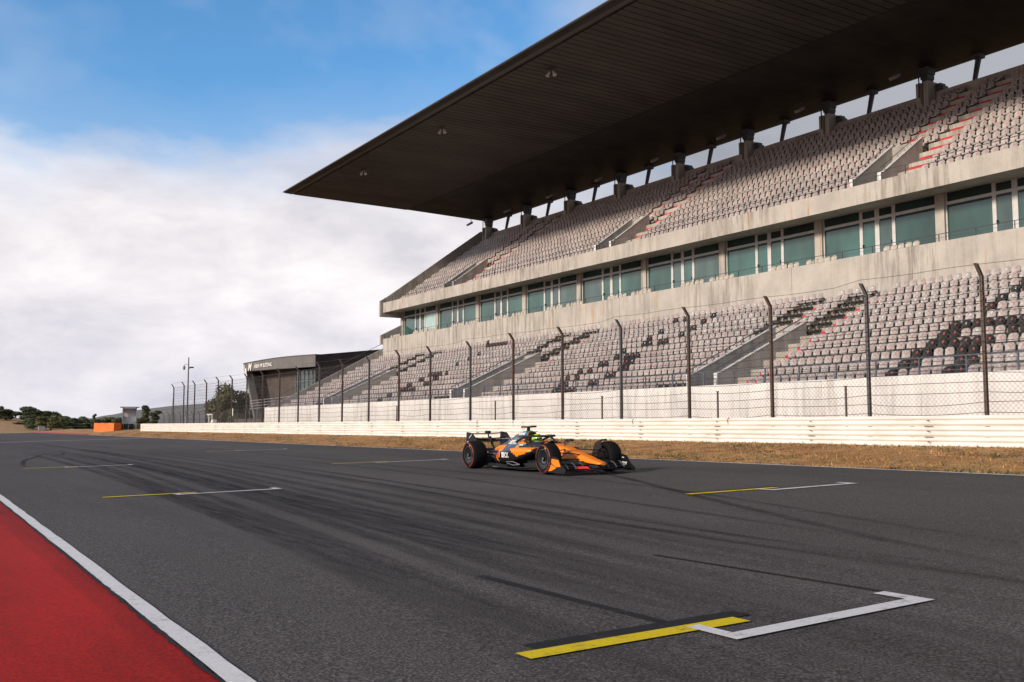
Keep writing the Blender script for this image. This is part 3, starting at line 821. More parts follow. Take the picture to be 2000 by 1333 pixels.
ROWN = ['front row', 'second row', 'third row', 'fourth row', 'fifth row', 'sixth row', 'seventh row', 'eighth row', 'ninth row', 'tenth row', 'eleventh row', 'twelfth row', 'back row']
proto = {}
def make_seat(kd, mk):
    t = empty('stand_seat')
    for nm, me in (('backrest', SM[kd, mk]), ('seat_pan', SM[kd, 'pan'])):
        o = bpy.data.objects.new(nm, me); COL.objects.link(o); o.parent = t
    return t
def copy_tree(src, loc):
    c = src.copy(); COL.objects.link(c); c.location = loc
    for ch in src.children:
        d = ch.copy(); COL.objects.link(d); d.parent = c
    return c
mass = MB()
counts = {}
for i, y, kd in sorted(real, key=lambda s: (s[0], -s[1])):
    white = rnd.random() < WHITE_ROWS.get(i, .04)
    mk = 'white' if white else 'red'
    loc = (LX(i) + rnd.uniform(-.01, .01), y + rnd.uniform(-.008, .008), LZ(i))
    if (i, round(y, 3)) in single:
        if (kd, mk) not in proto: t = proto[kd, mk] = make_seat(kd, mk); t.location = loc
        else: t = copy_tree(proto[kd, mk], loc)
        right = y < VC[0]
        key = (i, right)
        if right:
            counts[key] = counts.get(key, 0) + 1; num = counts[key]
            where = 'right of aisle by nearest stairwell'
        else:
            row = sorted(s[1] for s in LOW if s[0] == i and s[2] in ('grey', 'dark') and s[1] > VC[0] + 1.1); num = row.index(y) + 1
            where = 'left of nearest stairwell'
        colr = 'light grey' if kd == 'grey' else 'black'
        tag(t, f'{colr} seat, {ROWN[i]} of lower tier, {ORD[num]} {where}', 'seat', 'seats of the lower tier nearest the camera')
    else:
        mi = {'grey': (0, 1 if not white else 2, 3), 'dark': (4, 1 if not white else 2, 3)}[kd]
        for src in (BACK, PAN):
            o0 = len(mass.v); mass.v += [(p[0] + loc[0], p[1] + loc[1], p[2] + loc[2]) for p in src.v]
            mass.f += [tuple(q + o0 for q in f) for f in src.f]; mass.m += [mi[m] for m in src.m]
# upper tier
for i in range(12):
    y = 28.0 + .04 * (i % 4); y -= int((y - 24) / .545) * .545
    while y < 105.9:
        ok = True
        for c in UV:
            d = y - c
            if i < 3 and -2.75 < d < 1.3: ok = False
            if i >= 3 and (-2.75 < d < -1.3 or .4 < d < 1.75): ok = False
        for c in CY:
            if i == 11 and abs(y - c) < .8: ok = False
        if i == 11 and y > 105: ok = False
        if ok:
            loc = (UX(i) + rnd.uniform(-.01, .01), y, UZ(i))
            for src in (BACK, PAN, GAP_BAR):
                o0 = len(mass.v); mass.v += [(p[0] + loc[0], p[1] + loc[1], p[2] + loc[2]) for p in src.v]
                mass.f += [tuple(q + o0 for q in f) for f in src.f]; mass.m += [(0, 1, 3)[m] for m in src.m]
        y += .545
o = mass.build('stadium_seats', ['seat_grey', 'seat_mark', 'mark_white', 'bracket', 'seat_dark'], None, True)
o.data.set_sharp_from_angle(angle=R(40))
tag(o, 'mass of grey plastic stadium seats filling the farther lower rows and the whole upper tier', 'seating', kind='stuff')
# bare brackets where seats are missing
b = MB()
for i, y, kd in LOW:
    if kd == 'gap':
        x, z = LX(i), LZ(i)
        b.box(x - .42, x + .02, y - .2, y - .13, z + .26, z + .36); b.box(x - .42, x + .02, y + .13, y + .2, z + .26, z + .36)
        b.box(x - .05, x + .05, y - .27, y + .27, z + .25, z + .40); b.box(x - .44, x - .36, y - .22, y + .22, z + .28, z + .36)
        b.tube([(x - .02, y - .17, z + .36), (x + .02, y - .12, z + .62), (x + .02, y + .12, z + .62), (x - .02, y + .17, z + .36)], .03, 5)
g = gpart(b, 'empty_brackets', 'bracket'); g['kind'] = 'stuff'
# red stair panels by the front posts of the stairwells
b = MB()
for c in VC:
    b.box(36.0, 36.35, c - 2.9, c - 2.1, 3.0, 3.28); b.box(35.75, 35.95, c + 1.25, c + 1.5, 3.0, 3.32)
gpart(b, 'red_step', 'riser_red')
# cream seats in front of the boxes
bm_ = shape_mesh('box_seat', BACK, ['seat_beige', 'seat_beige', 'bracket'])
first = None; k = 0
for k in range(11):
    hi, lo = PY[k] - .2, PY[k + 1] + .2
    if lo < 30: break
    far = [hi - .35 - .5 * j for j in range(5)]; near = [lo + .3 + .5 * j for j in range(5)][::-1]
    for side, ysl in (('far', far), ('near', near)):
        for j, y in enumerate(ysl):
            if first is None:
                t = bpy.data.objects.new('box_seat', bm_); COL.objects.link(t); first = t
            else:
                t = first.copy(); COL.objects.link(t)
            t.location = (49.95, y, 11.15 + .06)
            bay = f'{ORD[k + 1]} glazed bay'
            tag(t, f'cream seat behind the box parapet, {bay} from the far end, {ORD[j + 1 if side == "far" else j + 6]} seat', 'seat', 'cream seats along the glazed boxes')
# twin spotlights under the roof edge, floodlights at the columns
def spotlight():
    t = empty('roof_spotlight')
    b = MB(); b.box(-.45, .45, -.06, .06, -.1, 0); b.tube([(0, 0, 0), (0, 0, -.35)], .05, 6); b.tube([(-.28, 0, -.3), (.28, 0, -.3)], .04, 6); b.build('bracket', 'steel_dark', t)
    for s in (-1, 1):
        b = MB(); a = Vector((s * .18, 0, -.3)); d = Vector((s * .25, -.1, -.5))
        b.tube([a, a + d * .25, a + d * .3, a + d * .95, a + d], [.07, .09, .12, .2, .21], 12); b.build('lamp_head', 'mullion', t)
    return t
sp = spotlight()
for j, (y, lab) in enumerate([(58.6, 'twin spotlight under the roof, the nearest of the three hanging by the front edge'), (75.5, 'twin spotlight under the roof edge, between the other two'), (92.5, 'twin spotlight under the roof nearest the pointed far corner')]):
    t = sp if j == 0 else copy_tree(sp, (0, 0, 0))
    t.location = (40.2, y, 27.53); t.rotation_euler = (0, 0, R(-60)); t.scale = (.72, .72, .72)
    tag(t, lab, 'spotlight', 'twin spotlights under the roof')
def flood():
    t = empty('floodlight')
    b = MB(); b.tube([(0, 0, 0), (0, 0, -.45)], .04, 6); b.box(-.05, .05, -.3, .3, -.5, -.43); b.build('bracket', 'steel_dark', t)
    b = MB(); b.add([(-.55, -.28, -.75), (-.55, .28, -.75), (.1, .28, -.35), (.1, -.28, -.35), (-.45, -.24, -.95), (-.45, .24, -.95), (.15, .24, -.6), (.15, -.24, -.6)], [(0, 1, 2, 3), (7, 6, 5, 4), (0, 4, 5, 1), (1, 5, 6, 2), (2, 6, 7, 3), (3, 7, 4, 0)])
    b.build('lamp_head', 'steel_grey', t); return t
fl = flood()
for j, y in enumerate(CY[:8]):
    t = fl if j == 0 else copy_tree(fl, (0, 0, 0))
    t.location = (61.0, y + 1.2, 27.27)
    tag(t, 'grey floodlight under the roof beside the ' + ORD[j + 1] + ' concrete column from the far end', 'floodlight', 'floodlights along the rear of the roof')
# ------------------------------------------------------------------ building past the stand
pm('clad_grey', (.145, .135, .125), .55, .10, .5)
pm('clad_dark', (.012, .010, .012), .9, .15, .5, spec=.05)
pm('clad_brown', (.085, .066, .055), .7, .2, .8)
def vip():
    A, B, C, D = Vector((52.4, 171)), Vector((54.7, 142.8)), Vector((73, 119)), Vector((90, 168))
    g = empty('paddock_building', (60, 145, 1)); inv = Matrix.Translation((-60, -145, -1))
    tag(g, 'low modern building with grey fascia, white lettering and leaning end wall past the grandstand', 'building')
    def part(b, nm, mats, smooth=False):
        o = b.build(nm, mats, None, smooth); o.parent = g; o.matrix_parent_inverse = inv; return fixn(o)
    def topz(t): return 12.25 + .35 * math.sin(t * math.pi)
    # fascia facing the track, upper edge bowed
    n = 10; b = MB(); outer = []
    for i in range(n + 1):
        t = i / n; p = A.lerp(B, t); outer.append((p, lerp(12.2, 12.15, t) + .5 * math.sin(t * math.pi) * .5, lerp(10.9, 10.4, t)))
    inn = Vector((.9, .08))
    vs = []
    for p, zt_, zb in outer:
        q = p + inn
        vs += [(p.x, p.y, zb), (p.x - .1, p.y, zt_), (q.x, q.y, zt_), (q.x, q.y, zb)]
    b.loft([vs[4 * i:4 * i + 4] for i in range(n + 1)]); part(b, 'fascia', 'clad_grey')
    b = MB()
    for i in range(n):
        p, q = outer[i], outer[i + 1]
        b.add([(p[0].x - .18, p[0].y, p[1] - .02), (q[0].x - .18, q[0].y, q[1] - .02), (q[0].x - .18, q[0].y, q[1] + .1), (p[0].x - .18, p[0].y, p[1] + .1), (p[0].x + .9, p[0].y, p[1] + .1), (q[0].x + .9, q[0].y, q[1] + .1)], [(0, 1, 2, 3), (3, 2, 5, 4)])
    part(b, 'roof_trim', 'steel_dark')
    # dark faces turning away towards the stand
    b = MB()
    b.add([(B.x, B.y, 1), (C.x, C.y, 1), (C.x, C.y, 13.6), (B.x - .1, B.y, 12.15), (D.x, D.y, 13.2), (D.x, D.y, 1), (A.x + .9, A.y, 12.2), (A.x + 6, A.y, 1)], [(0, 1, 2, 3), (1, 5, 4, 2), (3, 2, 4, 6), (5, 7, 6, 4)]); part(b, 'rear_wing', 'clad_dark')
    # leaning end wall
    b = MB(); d = Vector((1.2, .1))
    b.add([(A.x - .1, A.y + .2, 12.35), (A.x - .05, A.y - .35, 12.35), (52.9, A.y - 6.3, 1), (52.8, A.y - 5.6, 1), (A.x + 1.0, A.y + .2, 12.35), (A.x + 1.0, A.y - .35, 12.35), (54.2, A.y - 6.3, 1), (54.2, A.y - 5.6, 1)], [(0, 1, 2, 3), (5, 4, 7, 6), (0, 4, 5, 1), (1, 5, 6, 2), (3, 2, 6, 7), (0, 3, 7, 4)]); part(b, 'leaning_wall', 'clad_grey')
    # recessed wall and glazing under the fascia
    b = MB(); P = A.lerp(B, .0) + Vector((3.6, 0)); Q = A.lerp(B, .5) + Vector((3.2, 0)); S = A.lerp(B, .86) + Vector((2.8, 0)); T = A.lerp(B, .99) + Vector((.4, 0))
    def wallq(p, q, z0, z1): b.add([(p.x, p.y, z0), (q.x, q.y, z0), (q.x, q.y, z1), (p.x, p.y, z1)], [(0, 1, 2, 3)])
    wallq(P, Q, 1, 11); b.add([(A.x + .6, A.y + .1, 11.5), (53.5, A.y - 5.4, 1), (P.x, P.y - 4, 1), (P.x, P.y, 11.5)], [(0, 1, 2, 3)]); part(b, 'brown_wall', 'clad_brown')
    for p, q, mat, nn in ((Q, S, 'glass_dark', 6), (S, T, 'glass_pale', 3)):
        b = MB(); wallq(p, q, 1, 10.5); w = part(b, 'glazing', mat); b = MB()
        for i in range(nn + 1):
            r = p.lerp(q, i / nn); b.box(r.x - .12, r.x - .03, r.y - .05, r.y + .05, 1, 10.5)
        for z in (4.2, 6.6, 8.6): b.tube([(p.x - .08, p.y, z), (q.x - .08, q.y, z)], .05, 4)
        m = b.build('mullions', 'steel_grey', w)
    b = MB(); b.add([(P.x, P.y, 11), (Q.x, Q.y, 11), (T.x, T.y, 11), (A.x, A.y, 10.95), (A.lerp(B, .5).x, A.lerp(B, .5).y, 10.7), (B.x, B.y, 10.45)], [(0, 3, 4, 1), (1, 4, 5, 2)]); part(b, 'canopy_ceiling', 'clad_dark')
    b = MB()
    for z in (4.3, 4.75, 5.2, 5.65):
        p, q = A.lerp(B, .18) - Vector((.8, 0)), A.lerp(B, .93) - Vector((.8, 0)); b.tube([(p.x, p.y, z), (q.x, q.y, z + .5)], .05, 5)
    for i in range(8):
        r = A.lerp(B, .18 + .75 * i / 7) - Vector((.8, 0)); b.tube([(r.x, r.y, 1), (r.x, r.y, 5.8)], .04, 5)
    part(b, 'terrace_railing', 'steel_grey')
    # lettering and emblem
    ang = (B - A).normalized()
    b = MB()
    for txt, size, t, z in (('M', 1.9, .10, 11.45), ('ÁREA VIP SUTOVAL', .85, .30, 11.5)):
        vs, fs = text_mesh(txt, size, .02, .25)
        p = A.lerp(B, t)
        # slope of the fascia bottom
        b.add([(p.x + ang.x * x - .16, p.y + ang.y * x, z + y) for x, y, _ in vs], fs)
    part(b, 'lettering', 'white_paint'); b = MB()
    for pts in ([(.5, 12.1), (1.1, 11.2), (1.5, 11.5), (1.5, 10.6), (2.3, 9.2), (1.3, 10.3), (.8, 10.9)],):
        b.add([(A.x + ang.x * x - .17, A.y + ang.y * x, z) for x, z in pts], [tuple(range(len(pts)))])
    part(b, 'emblem', 'white_paint')
    b = MB(); b.prism_z([(50, 168), (52, 140), (54.5, 140), (55, 168)], .95, 2.6); part(b, 'plinth', 'clad_brown')
vip()

# ------------------------------------------------------------------ trees
def leaf_mat(name, c1, c2):
    m, nt, b = nodes_of(name); v = coords(nt)
    oi = N(nt, 'ShaderNodeObjectInfo')
    base = ramp(nt, noise(nt, v, 1.1, 3, .6), [(.32, c1), (.66, c2)])
    hs = N(nt, 'ShaderNodeHueSaturation'); L(nt, base, hs.inputs['Color'])
    L(nt, mth(nt, 'ADD', mth(nt, 'MULTIPLY', oi.outputs['Random'], .5), .72), hs.inputs['Value'])
    L(nt, mth(nt, 'ADD', mth(nt, 'MULTIPLY', oi.outputs['Random'], .03), .485), hs.inputs['Hue'])
    L(nt, hs.outputs[0], b.inputs['Base Color']); b.inputs['Roughness'].default_value = .75
    b.inputs['Specular IOR Level'].default_value = .2; MATS[name] = m
leaf_mat('leaf_pine', (.045, .056, .028), (.105, .122, .060))
leaf_mat('leaf_oak', (.062, .066, .026), (.145, .145, .058))
pm('bark', (.085, .062, .045), .9, .3, 3)
def crown_mesh(name, blobs, n, size, mat, seed):
    r = random.Random(seed); b = MB(); tot = sum(bl[3] ** 2 for bl in blobs)
    for (cx, cy, cz, rad, fl) in blobs:
        k = int(n * rad * rad / tot)
        for i in range(k):
            while True:
                d = Vector((r.uniform(-1, 1), r.uniform(-1, 1), r.uniform(-1, 1)))
                if .35 < d.length < 1: break
            dist = d.length ** .4 * rad * r.uniform(.72, 1.06); d.normalize()
            p = Vector((cx + d.x * dist, cy + d.y * dist, cz + d.z * dist * fl))
            # leaf spray: two crossed quads
            nrm = (d + Vector((r.uniform(-.8, .8), r.uniform(-.8, .8), r.uniform(-.3, .9)))).normalized()
            a = nrm.orthogonal().normalized(); a.rotate(Matrix.Rotation(r.uniform(0, 6.28), 3, nrm)); c = nrm.cross(a)
            s = size * r.uniform(.5, 1.3)
            b.add([p - a * s - c * s * .4, p + a * s * .2 - c * s * .6, p + a * s, p + c * s * .7], [(0, 1, 2, 3)])
    me = b.build(name, mat); m = me.data; bpy.data.objects.remove(me); return m
def trunk_mesh(name, h, r0, blobs, seed):
    r = random.Random(seed); b = MB(); top = Vector((r.uniform(-.3, .3), r.uniform(-.3, .3), h))
    b.tube([(0, 0, -.5), (r.uniform(-.1, .1), 0, h * .35), (top.x * .6, top.y * .6, h * .7), tuple(top)], [r0 * 1.25, r0, r0 * .8, r0 * .6], 8)
    for (cx, cy, cz, rad, fl) in blobs:
        b.tube([(top.x * .5, top.y * .5, h * .65), (cx * .55, cy * .55, lerp(h * .7, cz, .5)), (cx * .9, cy * .9, cz)], [r0 * .55, r0 * .35, r0 * .12], 6)
    o = b.build(name, 'bark', None, True); m = o.data; bpy.data.objects.remove(o); return m
VAR = []
for s in range(5):     # umbrella and round pines, unit height about 6.5 m
    r = random.Random(40 + s); bl = []
    for k in range(14):
        a = r.uniform(0, 6.28); q = r.uniform(.2, 2.4); bl.append((math.cos(a) * q, math.sin(a) * q, r.uniform(1.9, 5.4) - q * .25, r.uniform(.95, 1.55), .78))
    VAR.append((crown_mesh('crown', bl, 5200, .23, 'leaf_pine' if s < 3 else 'leaf_oak', s), trunk_mesh('trunk', 3.6, .17, bl[:7], s)))
bl = [(0, 0, 4.6, .55, 1.4), (.3, .1, 5.6, .55, 1.2), (-.3, 0, 6.2, .5, 1.1), (.1, .2, 3.6, .5, 1.0)]
VAR.append((crown_mesh('crown', bl, 1300, .2, 'leaf_pine', 77), trunk_mesh('trunk', 5.5, .12, bl[:3], 77)))
r = random.Random(5); bl = []
for k in range(20):
    a = r.uniform(0, 6.28); q = r.uniform(.2, 2.3); bl.append((math.cos(a) * q, math.sin(a) * q, r.uniform(1.6, 5.7) - q * .25, r.uniform(.9, 1.4), .9))
VAR.append((crown_mesh('crown', bl, 6500, .19, 'leaf_oak', 99), trunk_mesh('trunk', 3., .22, bl[:7], 99)))
def tree(label, x, y, h, w, var, rz, group='trees on the dry hillside'):
    t = empty('tree', (x, y, gz(x, y) - .1), rz); cm, tm = VAR[var]
    tag(t, label, 'tree', group)
    H = {5: 6.75, 6: 6.6}.get(var, 6.3); Wd = {5: 1.9, 6: 6.2}.get(var, 6.0)
    t.scale = (w / Wd, w / Wd, h / H)
    for nm, me in (('trunk', tm), ('crown', cm)):
        o = bpy.data.objects.new(nm, me); COL.objects.link(o); o.parent = t
    return t
def ray(u, D):     # bearing of a feature of the photo -> ground position at distance D
    k = (u - 1000) / 1944.; return D * (k * .8470 + .5317), D * (.8470 - k * .5317)
TREES = [  # bearing, distance, top line, width, variety, label
 (4, 330, 790.5, 2.3, 1, 'dark pine at the far left edge of the hillside'), (14, 300, 800, 5.3, 0, 'broad pine on the brown slope beside the left frame edge'),
 (33, 345, 802, 6.0, 2, 'rounded pine behind the broad one on the brown slope'), (58, 325, 795, 7.0, 0, 'tallest broad umbrella pine on the hillside at left'),
 (82, 350, 799, 5.7, 2, 'pine right of the tallest umbrella pine'), (105, 360, 798, 4.3, 1, 'round topped pine with gaps, right of the tall pines'),
 (68, 262, 813, 4.2, 1, 'bushy dark pine in front, growing down on the brown slope'), (103, 258, 809, 5.2, 3, 'olive green wide tree in front of the pines'),
 (118, 380, 803, 1.8, 1, 'small narrow pine top above the olive green tree'), (130, 310, 809, 4.0, 2, 'dark pine right of the olive green tree'),
 (150, 300, 812, 4.7, 1, 'dark round pine in the dip of the hillside'), (166, 310, 814, 3.7, 0, 'low pine behind the gravel path'),
 (178, 320, 816, 4.0, 3, 'low olive green tree left of the orange barrier'), (187, 330, 809, 1.1, 5, 'thin wispy tree rising above the low green trees'),
 (194, 290, 815, 3.4, 2, 'low dark tree above the orange barrier'), (210, 300, 813, 3.9, 3, 'olive green tree right above the orange barrier'),
 (226, 300, 814, 3.4, 4, 'green tree just left of the marshal post'), (238, 330, 811, 3.0, 1, 'dark tree half hidden by the marshal post'),
 (278, 250, 814, 3.4, 4, 'round green bush tree just right of the marshal post'), (287, 265, 793, 2.4, 5, 'tall thin eucalyptus right of the marshal post'),
 (306, 240, 803, 2.3, 5, 'loose crowned tree above the end of the guardrail'), (60, 285, 822, 6.5, 3, 'low olive green bush tree at the foot of the tall umbrella pine'), (128, 275, 823, 6.0, 0, 'dark low pine above the red kerb'), (158, 290, 824, 6.2, 2, 'dark bush like tree behind the far end of the kerb'), (182, 300, 825, 6.2, 1, 'dark low tree just left of the orange barrier'), (205, 330, 818, 6.0, 0, 'dark pine top peeping over the orange barrier'), (92, 300, 820, 5.5, 1, 'dark pine between the umbrella pine and the olive green tree'), (296, 285, 818, 3.5, 2, 'low dark shrub tree behind the guardrail end')]
for i, (u, D, h, w, vr, lab) in enumerate(TREES):
    x, y = ray(u, D); tree(lab, x, y, 1.39 + (833 - h) / 1944 * D * 1.02 - gz(x, y) + .1, w * 1.45, vr, i * 1.7)
x, y = ray(443, 196); tree('large rounded olive green tree behind the catch fence', x, y, 9.1, 9.0, 6, .4, 'trees behind the catch fence')
x, y = ray(484, 200); tree('lower olive green tree beside the leaning wall of the building', x, y, 7.6, 7.5, 6, 2.3, 'trees behind the catch fence')

# ------------------------------------------------------------------ marshal post, orange barrier, tyres
pm('hut_panel', (.50, .50, .54), .5, .1, 2); pm('orange_cover', (.80, .16, .008), .5, .12, 1.2); pm('hut_orange', (.62, .12, .03), .55, .15, 2)
pm('tyre_black', (.018, .018, .018), .8, .2, 5)
def marshal():
    x, y = 29.0, 147.0; g = empty('marshal_post', (x, y, .85), R(-12)); g.scale = (.84, .84, 1); tag(g, 'small raised marshal hut with flat roof and orange panel', 'marshal post')
    bevel(MBbox('floor_deck', 'steel_grey', g, -1.1, 1.15, -1.1, 1.1, .75, .9), .01)
    MBbox('front_panel', 'hut_panel', g, -1.1, -1.03, .02, 1.1, .9, 2.0); MBbox('side_panel', 'hut_panel', g, -1.03, 1.05, 1.03, 1.1, .9, 3.1)
    MBbox('back_panel', 'white_paint', g, 1.0, 1.07, -1.05, 1.03, .9, 3.1)
    o = MBbox('orange_panel', 'hut_orange', g, -1.12, -1.05, .02, 1.1, 2.55, 3.08); MBbox('notice', 'white_paint', o, -1.14, -1.122, .35, .95, 2.66, 3.05)
    MBbox('flag', 'hut_orange', g, -1.13, -1.08, .35, .75, 1.95, 2.55); MBbox('sign_board', 'white_paint', g, -1.12, -1.06, -1.0, .0, 2.75, 3.08)
    for sx, sy in ((-1.05, 1.05), (-1.05, -1.05), (1.05, 1.05), (1.05, -1.05)): MBbox('corner_post', 'steel_grey', g, sx - .06, sx + .06, sy - .06, sy + .06, -.3, 3.15)
    MBbox('roof', 'steel_dark', g, -1.5, 1.5, -1.45, 1.45, 3.15, 3.25)
    b = MB(); b.add([(-1.6, -.9, 0), (-1.6, .1, 0), (-1.1, .1, .8), (-1.1, -.9, .8)], [(0, 1, 2, 3)]); 
    for k in range(3): b.box(-1.75 + k * .22, -1.5 + k * .22, -.9, .1, .05 + k * .25, .1 + k * .25)
    b.tube([(-1.8, .1, 0), (-1.1, .1, .85)], .03, 5); b.build('steps', 'steel_dark', g)
def MBbox(nm, mat, par, *a):
    b = MB(); b.box(*a); return b.build(nm, mat, par)
marshal()
orange = empty('tyre_barrier_cover', (24.9, 140.0, .55), math.atan2(3.0, -1.7))
tag(orange, 'bright orange covered barrier block beside the tyre stacks', 'barrier')
b = MB()
rings = []
for i, x in enumerate(frange(-1.9, 1.9, 8)):
    wv = .05 * math.sin(i * 2.3); rings.append([(x, -.62, -.1), (x, -.60 + wv, 1.12 + wv), (x, -.52, 1.22 + wv), (x, .52, 1.25 - wv), (x, .60, 1.14), (x, .62, -.1)])
b.loft(rings); fixn(b.build('cover', 'orange_cover', orange))
b = MB(); b.box(1.9, 2.0, -.5, .5, -.1, 1.3); b.build('end_flap', 'hut_orange', orange)
ts = empty('tyre_stack', (27.2, 143.6, .6)); tag(ts, 'row of black tyre stacks with grey straps next to the orange barrier', 'tyres')
for k in range(3):
    b = MB()
    for j in range(5): b.lathe_y([(.14, -.1), (.30, -.11), (.335, -.05), (.335, .05), (.30, .11), (.14, .1)], 14)
    b.v = [(p[0] + k * .72, p[2] + k * .15, p[1] + .12 + .225 * (n // (14 * 6))) for n, p in enumerate(b.v)]
    b.build('tyre_column', 'tyre_black', ts)
b = MB(); b.box(-.36, -.34, -.1, .1, 0, 1.16); b.box(.34, .37, -.1, .2, 0, 1.2); b.build('strap', 'steel_grey', ts)

# camera mast by the fence
g = empty('camera_mast', (28.6, 113.9, .9)); tag(g, 'slender grey mast carrying two cameras near the end of the catch fence', 'mast')
b = MB(); b.tube([(0, 0, 0), (0, 0, 4), (0, 0, 8.2)], [.10, .085, .06], 8); b.build('pole', 'post_steel', g)
b = MB(); b.tube([(0, 0, 7.4), (-.35, .25, 7.45), (-.42, .3, 7.25)], .03, 5); b.lathe_y([(.02, -.02), (.16, 0), (.18, .2), (.12, .42), (.02, .46)], 12); 
n = 12 * 5; vv = b.v[-n:]; b.v[-n:] = [(p[0] * .9 - .42, p[2] * .9 + .3, 7.25 - p[1]) for p in vv]; b.build('dome_camera', 'steel_grey', g)
b = MB(); b.box(.05, .5, -.35, -.15, 7.0, 7.15); b.tube([(0, 0, 6.9), (.15, -.2, 7.0)], .03, 5); b.build('bullet_camera', 'steel_dark', g)
b = MB(); b.box(-.15, .15, -.12, .12, .9, 1.5); b.build('control_box', 'steel_grey', g)
# lower service fence behind
g = empty('service_fence', (38, 112, .95)); tag(g, 'lower mesh fence with short bent posts behind the tall catch fence', 'fence')
for k in range(16):
    y = 3.6 * k; b = MB(); b.box(-.05, .05, y - .05, y + .05, 0, 2.2); b.add([(-.05, y - .05, 2.2), (.05, y - .05, 2.2), (.05, y + .05, 2.2), (-.05, y + .05, 2.2), (-.35, y - .05, 2.55), (-.27, y - .05, 2.6), (-.27, y + .05, 2.6), (-.35, y + .05, 2.55)], [(0, 1, 5, 4), (1, 2, 6, 5), (2, 3, 7, 6), (3, 0, 4, 7), (4, 5, 6, 7)])
    b.build('post', 'post_steel', g)
b = MB()
for z in (.3, .9, 1.5, 2.1): b.tube([(-.06, 0, z), (-.06, 54, z)], .014, 4)
for k in range(190):
    for s in (1, -1):
        y0 = k * .3 if s > 0 else k * .3; b.add([(-.07, y0 - .012, .1), (-.07, y0 + .012, .1), (-.07, y0 + s * 2 + .012, 2.1), (-.07, y0 + s * 2 - .012, 2.1)], [(0, 1, 2, 3)])
b.v = [(x, min(54, max(0, y)), z) for x, y, z in b.v]; b.build('wire_mesh', 'wire', g)
# number board, gate, blocks
g = empty('number_board', (37.6, 127.0, .95)); tag(g, 'small white board with a red letter on a post of the service fence', 'sign')
b = MB(); b.box(-.03, .03, -.03, .03, 0, 2.6); b.build('post', 'post_steel', g)
b = MB(); b.box(-.10, -.05, -.35, .35, 1.75, 2.7); bo = b.build('board', 'white_paint', g)
vs, fs = text_mesh('J', .85, .04); b = MB(); b.add([(-.106, -x, 2.22 + y) for x, y, _ in vs], fs); b.build('letter', 'sign_red', bo)
g = empty('gate', (36.5, 134, .95)); tag(g, 'pale tubular gate frame standing behind the catch fence', 'gate')
b = MB()
for y in (-1.5, 0, 1.5): b.tube([(0, y, 0), (0, y, 2.0)], .06, 6)
for z in (.3, 2.0): b.tube([(0, -1.5, z), (0, 1.5, z)], .06, 6)
b.build('frame', 'white_paint', g)
for j, (dx, dy, s, lab) in enumerate([(0, 0, .75, 'pale concrete block behind the catch fence, nearest the stand'), (.3, 2.4, .7, 'second pale concrete block behind the catch fence'), (.6, 5.2, 1.1, 'largest pale block behind the catch fence, tapered')]):
    b = MB(); b.add([(-s / 2, -s / 2, 0), (s / 2, -s / 2, 0), (s / 2, s / 2, 0), (-s / 2, s / 2, 0), (-s * .3, -s * .3, s * 1.1), (s * .3, -s * .3, s * 1.1), (s * .3, s * .3, s * 1.1), (-s * .3, s * .3, s * 1.1)], [(3, 2, 1, 0), (4, 5, 6, 7), (0, 1, 5, 4), (1, 2, 6, 5), (2, 3, 7, 6), (3, 0, 4, 7)])
    tag(bevel(b.build('concrete_block', 'white_wall', None, False, (32 + dx, 112 + dy, .95)), .05), lab, 'block')
b = MB(); b.box(-.7, .7, -.5, .5, 0, .9); b.box(-.75, .75, -.55, .55, .9, .98)
xx, yy = ray(85, 232); tag(bevel(b.build('utility_box', 'steel_grey', None, False, (xx, yy, gz(xx, yy) + .6)), .03), 'grey utility box on the brown slope beyond the track', 'box')
# ------------------------------------------------------------------ racing car (x forward, y left, z up)
def car_paint(name, col, rough=.3, coat=.5): pm(name, col, rough, .05, 1.5, coat=coat)
car_paint('car_orange', (.97, .235, .002), .42, .12); car_paint('car_black', (.006, .006, .0075), .42, .12); car_paint('car_slate', (.060, .072, .105), .35, .3)
car_paint('car_teal', (.012, .145, .205), .35, .4); car_paint('car_blue', (.02, .14, .42), .35, .4)
pm('carbon', (.011, .0105, .011), .45, .2, 12, spec=.3); pm('brake_bronze', (.030, .024, .022), .5, .2, 5)
pm('tyre', (.0085, .008, .0085), .85, .15, 6, spec=.15); pm('tyre_red', (.24, .035, .028), .6, .15, 4); pm('rim_black', (.008, .008, .009), .4, .1, 3, spec=.3); pm('rim_grey', (.30, .30, .31), .35, .1, 3, metal=.6)
pm('decal_white', (.82, .82, .82), .5, .02); pm('decal_red', (.72, .035, .012), .5, .02); pm('decal_yellow', (.85, .45, .02), .5, .02)
pm('helmet_lime', (.42, .72, .015), .3, .12, 6, coat=.5); pm('visor', (.03, .025, .04), .12, .05); pm('suit', (.035, .04, .05), .8, .2, 4); pm('skin_glove', (.05, .05, .055), .8, .2, 4)
CAR = empty('race_car', (14.50, 21.82, zt(14.50, 21.82) + .004)); CAR.rotation_euler = (.02, 0, R(-92.2)); CAR.scale = (1.08, 1.04, 1.04)
tag(CAR, 'orange and black open wheel racing car with large white lettering crossing the track', 'racing car')

